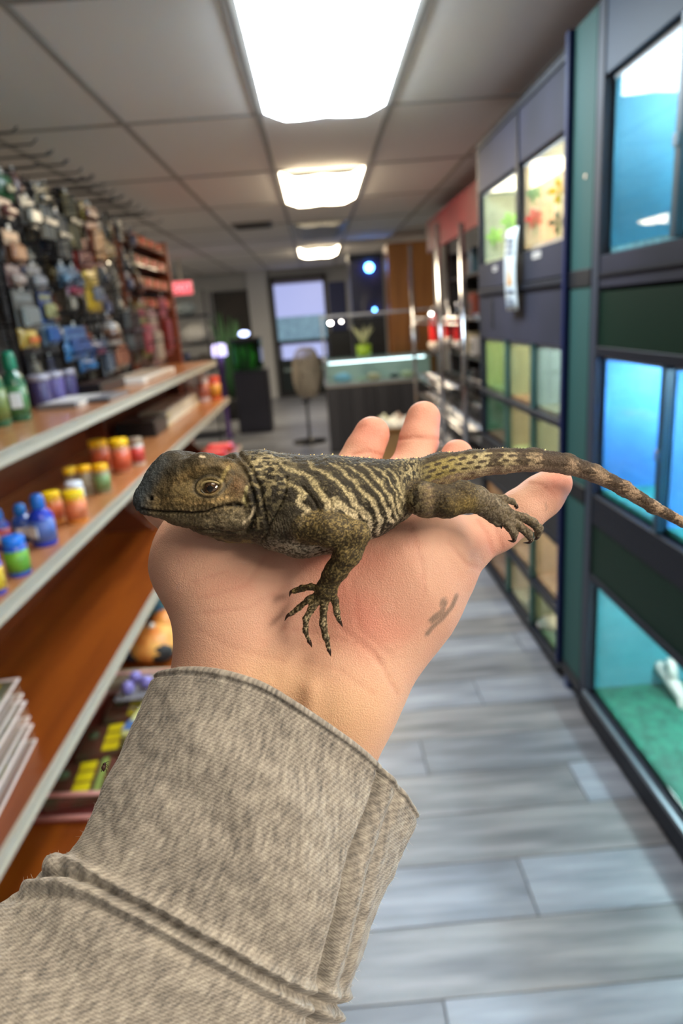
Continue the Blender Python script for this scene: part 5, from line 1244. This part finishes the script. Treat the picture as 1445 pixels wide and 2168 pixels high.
claws = [((622, 1251, .2160), (615, 1254, .2162), (612, 1264, .2170)), ((615, 1300, .2165), (608, 1304, .2165), (602, 1315, .2172)), ((653, 1356, .2165), (657, 1363, .2166), (660, 1371, .2172)),
  ((695, 1374, .2160), (698, 1381, .2162), (700, 1390, .2168)), ((717, 1313, .2160), (721, 1319, .2162), (725, 1328, .2168))]
# near hind leg
LF.chain([(868, 1048, .2215, 30), (900, 1058, .2165, 36), (945, 1062, .2155, 33), (978, 1052, .2165, 33), (1006, 1056, .2185, 28)], .0016)
LF.chain([(1006, 1056, .2185, 27), (1035, 1072, .2205, 24), (1062, 1088, .2225, 21), (1080, 1098, .2235, 15)], .0014, .75)
ht = [
 [(1040, 1052, .2215, 8), (1066, 1055, .2225, 7), (1084, 1062, .2235, 6), (1091, 1069, .2245, 4.5)],
 [(1020, 1082, .2205, 8), (1040, 1100, .2210, 6), (1054, 1111, .2220, 5)],
 [(1062, 1098, .2215, 9), (1078, 1116, .2215, 8), (1088, 1130, .2225, 7.5), (1088, 1140, .2235, 5.5)],
 [(1076, 1100, .2225, 9), (1100, 1115, .2220, 8), (1118, 1130, .2225, 8.5), (1124, 1142, .2240, 6)],
 [(1084, 1088, .2230, 9), (1108, 1096, .2225, 8.5), (1128, 1106, .2230, 9), (1140, 1120, .2240, 9), (1137, 1134, .2250, 7)]]
for t_ in ht: LF.chain(t_, .0007)
claws += [((1090, 1070, .2240), (1094, 1074, .2242), (1090, 1078, .2250)), ((1054, 1111, .2220), (1060, 1114, .2222), (1061, 1120, .2230)), ((1089, 1140, .2230), (1086, 1146, .2228), (1074, 1144, .2232)),
  ((1123, 1143, .2235), (1120, 1149, .2232), (1106, 1149, .2238)), ((1137, 1135, .2245), (1134, 1141, .2245), (1126, 1140, .2250))]
# far legs, mostly hidden behind the trunk
LF.chain([(640, 1085, .236, 26), (690, 1105, .243, 22), (650, 1125, .2455, 14)], .0016)
LF.chain([(860, 1035, .232, 26), (930, 1045, .2395, 22), (960, 1060, .2425, 14)], .0016)
LP, LT, LQ = LF.mesh()
LN = vnormals(LP, LT, LQ)
cz = np.interp(LP[:, 0], [-.07, .05], [.20, .205])
if (LN[:, 2] * (LP[:, 2] - np.median(LP[:, 2])) > 0).mean() < .5: LN = -LN
u, v = pixels(LP); front = np.clip(-LN[:, 2] * 3 + .6, 0, 1); near = (LP[:, 2] < .203 * 1.0)
wob = (vnoise(LP, 700) - .5)
wob2 = (vnoise(LP + .3, 1800) - .5)
uw = u + 11 * (vnoise(LP, 420) - .5) + 4 * wob2 * 2; vw = v + 10 * (vnoise(LP + .7, 500) - .5) + 3 * wob2 * 2
disp = np.zeros(len(LP))
def groove(pts, w_, d_, only=None):
    global disp
    e = d_ * np.exp(-(seg_dist(u, v, pts) / w_) ** 2) * front
    if only is not None: e = e * only
    disp = disp - e
limb = (u > 590) & (v > 1085) & (u < 775)
def blob2(cx_, cy_, rx, ry, ang=0):
    c_, s_ = math.cos(ang), math.sin(ang); a_ = (u - cx_) * c_ + (v - cy_) * s_; b_ = -(u - cx_) * s_ + (v - cy_) * c_
    return (a_ / rx) ** 2 + (b_ / ry) ** 2
nl = ~limb
mouth = [(296, 1078), (330, 1083), (370, 1085), (405, 1086), (436, 1084), (452, 1076), (480, 1072), (508, 1072)]
groove(mouth, 2.6, .0009)
groove([(480, 1070), (495, 1066), (512, 1072)], 4.5, .0008)
groove([(462, 962), (492, 966), (512, 985), (524, 1010), (534, 1040), (540, 1075), (536, 1105), (520, 1130)], 4, .0013)
groove([(505, 958), (528, 985), (545, 1020), (556, 1060), (560, 1100)], 4, .0009)
groove([(606, 1010), (604, 1040), (590, 1075), (566, 1118)], 2.5, .0009)
groove([(560, 1100), (566, 1130), (550, 1148)], 3, .0008)
groove([(516, 1045), (520, 1062), (516, 1076)], 3.5, .0012)
groove([(400, 1118), (440, 1124), (490, 1128), (540, 1120)], 3, .0005)
groove([(430, 1135), (480, 1138), (530, 1136)], 2.5, .0004)
groove([(640, 1030), (664, 1060), (680, 1095)], 2.5, .0005, nl); groove([(700, 1060), (702, 1095)], 2.0, .0006, nl)
groove([(345, 965), (330, 985), (318, 1010)], 3, -.0002)
groove([(318, 1055), (318.5, 1055.5)], 4.0, .0013)
disp += .0004 * np.exp(-np.abs(blob2(318, 1055, 9, 8) - 1) * 2.5) * front
# eye socket, lids and brow
ev = blob2(443, 1030, 22, 16, -.12)
disp -= .0011 * np.exp(-(ev) ** 1.5) * front
disp += .0004 * np.exp(-((np.sqrt(ev) - 1.15) / .16) ** 2) * front
disp -= .0004 * np.exp(-((np.sqrt(ev) - 1.5) / .12) ** 2) * front
disp += .0006 * np.exp(-(seg_dist(u, v, [(395, 1010), (425, 990), (462, 986), (484, 1000)]) / 7) ** 2) * front
disp -= .0009 * np.exp(-blob2(517, 1022, 6, 8)) * front            # ear opening
disp += .0009 * np.exp(-blob2(495, 1102, 24, 17)) * front          # jowl
disp += .0004 * np.exp(-blob2(372, 966, 30, 12)) * front
# lip scales
lipd = seg_dist(u, v, mouth)
disp += .00022 * np.exp(-((lipd - 6) / 4) ** 2) * (np.sin(u * .72) > -.1) * front * (u < 500)
# folds on neck and shoulder
disp += .0006 * np.sin((u * .55 + v * .35) * .16) * np.exp(-blob2(560, 1060, 50, 80)) * front
disp += .0003 * (vnoise(LP, 260) - .5) + .00022 * (vnoise(LP, 1100) - .5) + .00022 * (vnoise(LP, 2400) - .5)
disp += .0005 * (vnoise(LP, 420) - .5) * (u < 540) * (np.hypot(u - 443, v - 1030) > 30)
# small ring folds on toes
LP = LP + LN * disp[:, None]

dark = np.array(lin((45, 41, 32))); darker = np.array(lin((28, 26, 22))); light = np.array(lin((200, 188, 146))); cream = np.array(lin((238, 224, 194)))
olive = np.array(lin((112, 98, 66))); blue = np.array(lin((62, 72, 80))); grey = np.array(lin((150, 140, 120))); tan = np.array(lin((156, 132, 88))); pinkish = np.array(lin((172, 150, 132)))
C = np.tile(dark, (len(LP), 1)) * (.8 + .4 * vnoise(LP, 300))[:, None]
def blend(Cc, w_, c_): w_ = np.clip(w_, 0, 1)[:, None]; return Cc * (1 - w_) + c_ * w_
trunk = np.clip((u - 545) / 20, 0, 1) * np.clip((905 - u) / 40, 0, 1)
legmask = np.zeros(len(LP))
cam3 = LP.copy()
def near_chain(pts, extra=1.12):
    best = np.full(len(LP), 1e9)
    for a, b_ in zip(pts[:-1], pts[1:]):
        A, B = cs(*a[:3]), cs(*b_[:3]); ra, rb_ = a[3] * a[2] * K / FPX, b_[3] * b_[2] * K / FPX
        ba = B - A; t_ = np.clip(((LP - A) @ ba) / (ba @ ba), 0, 1); d_ = np.linalg.norm(LP - A - t_[:, None] * ba, axis=1) / (ra + (rb_ - ra) * t_)
        best = np.minimum(best, d_)
    return best
fleg = near_chain([(650, 1114, .2095, 33), (700, 1122, .2055, 35), (755, 1130, .205, 27)])
fleg = np.minimum(fleg, near_chain([(757, 1130, .205, 26), (736, 1170, .2065, 29), (712, 1208, .2095, 23), (702, 1222, .211, 20), (684, 1262, .2135, 20)]))
for t_ in toes: fleg = np.minimum(fleg, near_chain(t_))
hleg = near_chain([(870, 1048, .2215, 30), (885, 1052, .2190, 34), (945, 1062, .2155, 33), (978, 1052, .2165, 33), (1006, 1056, .2185, 28), (1080, 1098, .2235, 20)])
for t_ in ht: hleg = np.minimum(hleg, near_chain(t_))
isf = smooth01(fleg, 1.22, .08); ish = smooth01(hleg, 1.22, .08)
stripes = [
 ([(590, 982), (607, 993), (638, 1002), (662, 1021), (678, 1045), (693, 1066), (704, 1087)], 6.5),
 ([(650, 982), (667, 990), (704, 1011), (730, 1037), (749, 1064), (767, 1082), (785, 1103), (778, 1140)], 6),
 ([(600, 1018), (633, 1033), (646, 1045), (633, 1063), (651, 1079), (636, 1108)], 5.5),
 ([(700, 981), (717, 990), (749, 1016), (762, 1037), (783, 1058), (799, 1082), (807, 1103), (799, 1130)], 5.5),
 ([(730, 982), (746, 990), (775, 1016), (804, 1050), (817, 1071), (828, 1104)], 4.2),
 ([(765, 986), (783, 998), (814, 1032), (833, 1066), (841, 1098)], 4),
 ([(790, 990), (817, 1003), (835, 1032), (846, 1071), (852, 1090)], 3.6),
 ([(820, 992), (840, 1010), (852, 1040), (856, 1070)], 3.2),
 ([(706, 1066), (728, 1076), (746, 1087), (756, 1110)], 9), ([(768, 1108), (771, 1138)], 7), ([(545, 985), (556, 1010), (580, 1022)], 4), ([(575, 965), (592, 978)], 4), ([(530, 972), (560, 985)], 3)]
S_ = np.zeros(len(LP))
for pts, w_ in stripes:
    d_ = seg_dist(uw, vw, pts); ww = w_ * np.interp(u, [700, 860], [1.0, .72]) * (.5 + .62 * np.clip((v - 975) / 90, 0, 1)); S_ = np.maximum(S_, np.clip((ww + 1.6 - d_) / 3.2, 0, 1))
spk = np.clip((vnoise(LP, 2400) - .36) * 4, 0, 1)
S_ = S_ * (.42 + .58 * np.clip((vnoise(LP, 3000) - .34) * 5, 0, 1))
S_ = S_ * (.55 + .45 * np.clip((v - 985) / 60, 0, 1))
dg_ = (u - 560) - .85 * (v - 970)                       # thin broken streaks running with the stripes
str_ = np.clip((vnoise(np.stack([dg_ * .00022, (u + v) * .000035, LP[:, 2]], 1), 1500) - .60) * 6, 0, 1)
S_ = np.maximum(S_, str_ * spk * .40 * np.clip((u - 640) / 80, .25, 1))
lc = light * (1 - np.clip((v - 1040) / 90, 0, 1))[:, None] + cream * np.clip((v - 1040) / 90, 0, 1)[:, None]
C = C * (1 - S_[:, None] * (trunk)[:, None]) + lc * (S_ * trunk)[:, None]
# rear flank: streaky light
rf = np.clip(1 - np.abs(u - 868) / 40, 0, 1) * (vnoise(LP * np.array([3.0, 1, 1]) , 900) > .5); C = blend(C, rf * .6, light)
# chest and belly: pale speckles
C = blend(C, np.exp(-blob2(640, 1156, 80, 22)) * (spk * .9 + .1) * 1.2, np.array(lin((196, 184, 164))))
C = blend(C, np.exp(-blob2(585, 1108, 30, 16, .5)) * (np.sin(u * 1.1 - v * .3) > -.2) * .7, grey)
C = blend(C, np.exp(-blob2(600, 1136, 18, 14)) * .8, darker)
# neck: dark skin with greenish flecks
C = blend(C, np.exp(-blob2(575, 1050, 34, 55)) * .6, darker)
C = blend(C, (vnoise(LP * np.array([1, 2.2, 1]), 600) > .62) * np.exp(-blob2(560, 1010, 60, 60)) * .45, light)
C = blend(C, np.exp(-blob2(560, 985, 44, 26)) * np.clip((vnoise(LP, 1100) - .5) * 5, 0, 1) * .7, light)
C = blend(C, np.exp(-blob2(545, 1100, 30, 40)) * np.clip((vnoise(LP + .4, 1300) - .55) * 5, 0, 1) * .6, light)
# head
hd = smooth01(u, 524, 8)
C = blend(C, hd, np.array(lin((82, 74, 58))))
C = blend(C, hd * np.exp(-blob2(410, 1035, 80, 44, -.4)) * 1.1, olive)
C = blend(C, hd * np.exp(-blob2(400, 1005, 46, 9, -.55)) * .8 * (.5 + spk * .5), tan)
C = blend(C, hd * np.exp(-blob2(485, 985, 16, 10)) * .6, tan)
C = blend(C, hd * np.exp(-blob2(470, 1048, 34, 20)) * .7 * (.6 + .4 * spk), tan)
C = blend(C, hd * np.exp(-blob2(385, 1062, 60, 14)) * .6 * (.4 + .6 * spk), tan)
C = blend(C, hd * np.exp(-blob2(500, 1030, 20, 22)) * .5, np.array(lin((132, 96, 66))))
C = blend(C, hd * np.exp(-blob2(472, 1098, 56, 18)) * .95 * (.35 + .65 * spk), np.array(lin((184, 172, 142))))
C = blend(C, hd * (vnoise(LP * np.array([1, 2, 1]), 1500) > .55) * np.exp(-blob2(440, 1075, 70, 40)) * .35, np.array(lin((190, 170, 120))))
C = blend(C, hd * (vnoise(LP + .2, 900) > .62) * (1 - np.exp(-ev / 3)) * .45, darker)
C = blend(C, hd * np.exp(-blob2(360, 1096, 70, 10)) * .6, np.array(lin((120, 112, 90))))
C = blend(C, hd * smooth01(v + (u - 360) * .12, 978, 18) * .85, np.array(lin((52, 48, 40))))
C = blend(C, hd * np.exp(-blob2(362, 990, 44, 20, -.8)) * .55, np.array(lin((50, 48, 42))))
C = blend(C, smooth01(u + (v - 1040) * .25, 318, 16) * .92, blue)
C = blend(C, hd * np.exp(-(seg_dist(u, v, [(300, 1040), (330, 1000), (350, 975)]) / 14) ** 2) * .6, blue)
C = blend(C, np.exp(-((np.sqrt(ev) - 1.12) / .10) ** 2) * front * .7 * (v < 1024), np.array(lin((150, 136, 96))))
C = blend(C, np.exp(-((np.sqrt(ev) - 1.45) / .2) ** 2) * front * .6, np.array(lin((84, 84, 78))))
C = blend(C, smooth01(seg_dist(u, v, [(466, 1020), (476, 1002), (484, 990)]), 4, 2) * front * .8, np.array(lin((172, 156, 104))))
C = blend(C, smooth01(seg_dist(u, v, [(462, 1044), (480, 1028), (490, 1015)]), 3, 3) * front * .7, np.array(lin((70, 68, 60))))
for k in range(9): C = blend(C, smooth01(np.hypot(u - (404 + k * 9.5), v - (1064 - max(0, k - 4) * 3 + (k % 2) * 1.5)), 3.2, 1.2) * front * .75, np.array(lin((196, 168, 120))))
C = blend(C, smooth01(seg_dist(u, v, [(522, 1030), (519, 1046), (515, 1060), (520, 1070)]), 3, 1.5) * front * .8, np.array(lin((196, 188, 140))))
C = blend(C, np.exp(-blob2(536, 1050, 9, 16)) * .9 * front, np.array(lin((20, 20, 20))))
C = blend(C, smooth01(seg_dist(u, v, [(538, 1075), (532, 1092), (515, 1106)]), 2.4, 1.5) * front * .7, cream)
C = blend(C, smooth01(seg_dist(u, v, mouth), 1.4, 1.2) * front * .9 * (u < 515), np.array(lin((24, 22, 20))))
C = blend(C, smooth01(seg_dist(u, v, [(480, 1070), (495, 1066), (512, 1072)]), 3, 2) * front * .9, np.array(lin((26, 22, 20))))
C = blend(C, smooth01(np.hypot(u - 318, v - 1055), 3.6, 1) * front, np.array(lin((8, 8, 8))))
C = blend(C, smooth01(seg_dist(u, v, [(424, 967), (432, 968)]), 2, 1.5) * .8, cream)
C = blend(C, smooth01(seg_dist(uw, vw, [(420, 1135), (470, 1148), (530, 1150)]), 3, 2) * front * .5, np.array(lin((170, 150, 100))))
for k, (a_, b_) in enumerate([((440, 1112), (520, 1122)), ((430, 1122), (500, 1132)), ((520, 1112), (556, 1130))]):
    C = blend(C, smooth01(seg_dist(uw, vw, [a_, b_]), 1.5, 1.5) * front * .7, darker)
# tail: pale net with dark spots, then broad bands
tl = np.clip((u - 880) / 40, 0, 1) * (1 - ish)
topd = (v - np.interp(u, [860, 900, 960, 1040, 1130, 1200, 1260, 1320, 1380, 1445, 1600], [990, 975, 958, 949, 950, 961, 983, 1018, 1058, 1097, 1160]))
Ct = np.tile(light * .8, (len(LP), 1)); Ct = blend(Ct, smooth01(u, 985, 30), np.array(lin((150, 138, 84)))); Ct = blend(Ct, smooth01(-u, -1110, 60), np.array(lin((166, 144, 122))))
row = np.floor(topd / 11 + .15); fr1 = topd / 11 + .15 - row - .5
ph = (u - 900) / 26 + row * .43; fr2 = ph - np.floor(ph) - .5
jit_ = (vnoise(LP, 900) - .5) * .35
spots = smooth01(np.sqrt((fr1 * 1.15) ** 2 + (fr2 * 1.0) ** 2) + jit_, .33, .07) * smooth01(u, 1130, 20)
Ct = blend(Ct, spots * .95, np.array(lin((54, 44, 34))))
Ct = blend(Ct, smooth01(topd + jit_ * 14, 8, 3) * smooth01(u, 1300, 100) * .9, np.array(lin((58, 50, 40))))
for (a_, b_) in ((1034, 1064), (1092, 1118), (1142, 1200), (1222, 1256), (1284, 1322), (1350, 1384), (1402, 1432), (1460, 1490), (1520, 1600)):
    st = (vnoise(LP * np.array([.7, 3.0, 2.0]), 1000) - .5) * 38
    C_b = smooth01(np.abs(u + st - (a_ + b_) / 2), (b_ - a_) / 2, 3); Ct = blend(Ct, C_b * .88, np.array(lin((60, 48, 40))))
Ct = blend(Ct, smooth01(-(topd), -np.interp(u, [900, 1100, 1300, 1445], [48, 36, 26, 16]), 4) * .5, pinkish)
C = C * (1 - tl[:, None]) + Ct * tl[:, None]
# legs: dark with gold speckle
sp2 = np.clip((vnoise(LP, 3000) - .5) * 5, 0, 1) * (.5 + .5 * np.clip(vnoise(LP, 600) * 2 - .3, 0, 1))
Cf = blend(np.tile(np.array(lin((66, 58, 42))), (len(LP), 1)), sp2 * .8, np.array(lin((160, 142, 92))))
Cf = blend(Cf, np.clip((v - 1262) / 50, 0, 1) * sp2 * .5, cream)
C = C * (1 - isf[:, None]) + Cf * isf[:, None]
Ch = blend(np.tile(np.array(lin((60, 52, 40))), (len(LP), 1)), sp2 * .55, np.array(lin((128, 114, 76))))
Ch = blend(Ch, np.exp(-blob2(985, 1070, 30, 22)) * .7 * (.5 + .5 * sp2), np.array(lin((172, 150, 90))))
Ch = blend(Ch, np.clip((u - 1005) / 15, 0, 1) * .85 * (.30 + .70 * np.clip((vnoise(LP + .1, 2200) - .45) * 5, 0, 1)), np.array(lin((136, 126, 110))))
C = C * (1 - ish[:, None]) + Ch * ish[:, None]
C *= (.86 + .28 * vnoise(LP, 3000))[:, None]
m_liz = bpy.data.materials.new('lizard_skin'); m_liz.use_nodes = True
nt = m_liz.node_tree; b = nt.nodes['Principled BSDF']; b.inputs['Roughness'].default_value = .62; b.inputs['Specular IOR Level'].default_value = .25
at = nt.nodes.new('ShaderNodeVertexColor'); at.layer_name = 'scale_colour'
tc = nt.nodes.new('ShaderNodeTexCoord'); vo = nt.nodes.new('ShaderNodeTexVoronoi'); vo.inputs['Scale'].default_value = 1900
mx = nt.nodes.new('ShaderNodeMixRGB'); mx.blend_type = 'MULTIPLY'; mx.inputs[0].default_value = .55
rp = nt.nodes.new('ShaderNodeValToRGB'); rp.color_ramp.elements[0].position = .0; rp.color_ramp.elements[0].color = (1.25, 1.25, 1.25, 1); rp.color_ramp.elements[1].position = .75; rp.color_ramp.elements[1].color = (.30, .29, .27, 1)
bp = nt.nodes.new('ShaderNodeBump'); bp.invert = True; bp.inputs['Strength'].default_value = .55; bp.inputs['Distance'].default_value = .00022
nt.links.new(tc.outputs['Object'], vo.inputs['Vector']); nt.links.new(vo.outputs['Distance'], rp.inputs[0]); nt.links.new(at.outputs[0], mx.inputs[1]); nt.links.new(rp.outputs[0], mx.inputs[2])
nt.links.new(mx.outputs[0], b.inputs['Base Color']); nt.links.new(vo.outputs['Distance'], bp.inputs['Height']); nt.links.new(bp.outputs[0], b.inputs['Normal'])
lorg = to_world(cs(700, 1120, .2235))
liz = thing('lizard', 'young dark striped iguana with a banded tail lying across the open palm', 'lizard', lorg)
me = np_mesh('body', LP, LT, LQ, m_liz, lorg); add_color(me, 'scale_colour', C); link_mesh('body', me, liz)
def surf_at(px, py, r=3.0, skip=None):
    d_ = np.hypot(u - px, v - py); m_ = d_ < r; idx = np.where(m_)[0]; i_ = idx[np.argmin(LP[idx, 2])]; return LP[i_]
# claws
m_claw = mat('claw_dark', (46, 30, 24), .25)
for c_ in claws:
    pts = [to_world(cs(*q)) - lorg for q in c_]; pts = catmull(pts, 7)
    MB().tube([tuple(q) for q in pts], [.00062, .00062, .00055, .00045, .00034, .0002, .00005], 8).build('claw', m_claw, liz)
# eye
e0 = surf_at(443, 1030); er = .0028
ec = e0 + np.array([0, 0, er * .42])
m_eye = bpy.data.materials.new('eye'); m_eye.use_nodes = True
nt = m_eye.node_tree; b = nt.nodes['Principled BSDF']; b.inputs['Roughness'].default_value = .04; b.inputs['Coat Weight'].default_value = 1.0; b.inputs['Coat Roughness'].default_value = .02
at = nt.nodes.new('ShaderNodeVertexColor'); at.layer_name = 'iris'; nt.links.new(at.outputs[0], b.inputs['Base Color'])
eb = MB(); n_, m_ = 64, 48; vs = []
eb.blob((0, 0, 0), er, n_, m_)
me = eb.mesh('eyeball', m_eye)
ev_ = np.array([vv.co[:] for vv in me.vertices]); fwd = (to_world(ec + np.array([-.0004, .0000, -.003])) - to_world(ec)); fwd /= np.linalg.norm(fwd)
ca = (ev_ @ fwd) / er; ang = np.degrees(np.arccos(np.clip(ca, -1, 1)))
ic = np.array([lin((8, 8, 8)) if a_ < 21 else (lin((120, 90, 48)) if a_ < 23 else (lin((52, 34, 20)) if a_ < 48 else lin((22, 18, 14)))) for a_ in ang])
add_color(me, 'iris', ic)
link_mesh('eyeball', me, liz, tuple(to_world(ec) - lorg))
for (th0, th1, nm, dr_) in ((math.pi * 1.03, math.pi * 1.97, 'upper_eyelid', -1), (math.pi * .06, math.pi * .94, 'lower_eyelid', 1)):
    pts = []
    for t_ in np.linspace(th0, th1, 15):
        dx_, dy_ = math.cos(t_) * 1.12, math.sin(t_) * (.70 if dr_ < 0 else .74); rr = er * 1.02
        zz = math.sqrt(max(0, 1.25 - dx_ * dx_ * .75 - dy_ * dy_)) 
        pts.append(to_world(ec + np.array([dx_ * rr, -dy_ * rr - dx_ * .0003, -zz * rr * .86])) - lorg)
    MB().tube(pts, [.00012] + ([.00032] if dr_ < 0 else [.00024]) * 13 + [.00012], 8).build(nm, mat('lid_%s' % nm, (150, 136, 96) if dr_ < 0 else (74, 72, 64), .5), liz)
# dorsal crest: little pale spines along the back and tail
m_cr = {0: mat('crest_cream', (222, 196, 130), .45), 1: mat('crest_dark', (70, 60, 44), .5)}
cr = {0: MB(), 1: MB()}
xs = list(np.arange(548, 1180, 6.0))
light_at = [560, 632, 659, 682, 704, 721, 742, 763, 783, 835, 856, 876, 925, 948, 1024, 1066, 1154]
for x_ in xs:
    m_ = np.abs(u - x_) < 2.0; idx = np.where(m_ & (v < 1000))[0]
    if len(idx) == 0: continue
    i_ = idx[np.argmin(v[idx])]; p_ = LP[i_]; kk = 0 if min(abs(x_ - l_) for l_ in light_at) < 3.1 else 1
    h_ = .00042 if kk == 0 else .00035; s_ = .00055 if kk == 0 else .0004
    top = p_ + np.array([.0003, h_, 0]); bs_ = [p_ + np.array([-s_, -.0003, 0]), p_ + np.array([0, -.0003, -s_ * .8]), p_ + np.array([s_, -.0003, 0]), p_ + np.array([0, -.0003, s_ * .8])]
    tt_ = [q_ * .35 + top * .65 for q_ in bs_]
    allp = [to_world(q_) - lorg for q_ in bs_ + tt_ + [top]]
    cr[kk].add(allp, [(0, 1, 5, 4), (1, 2, 6, 5), (2, 3, 7, 6), (3, 0, 4, 7), (4, 5, 8), (5, 6, 8), (6, 7, 8), (7, 4, 8)], True)
o = cr[0].build('dorsal_crest', m_cr[0], liz); o['label'] = 'pale yellow crest spines'
o = cr[1].build('dorsal_crest', m_cr[1], liz); o['label'] = 'dark crest spines'
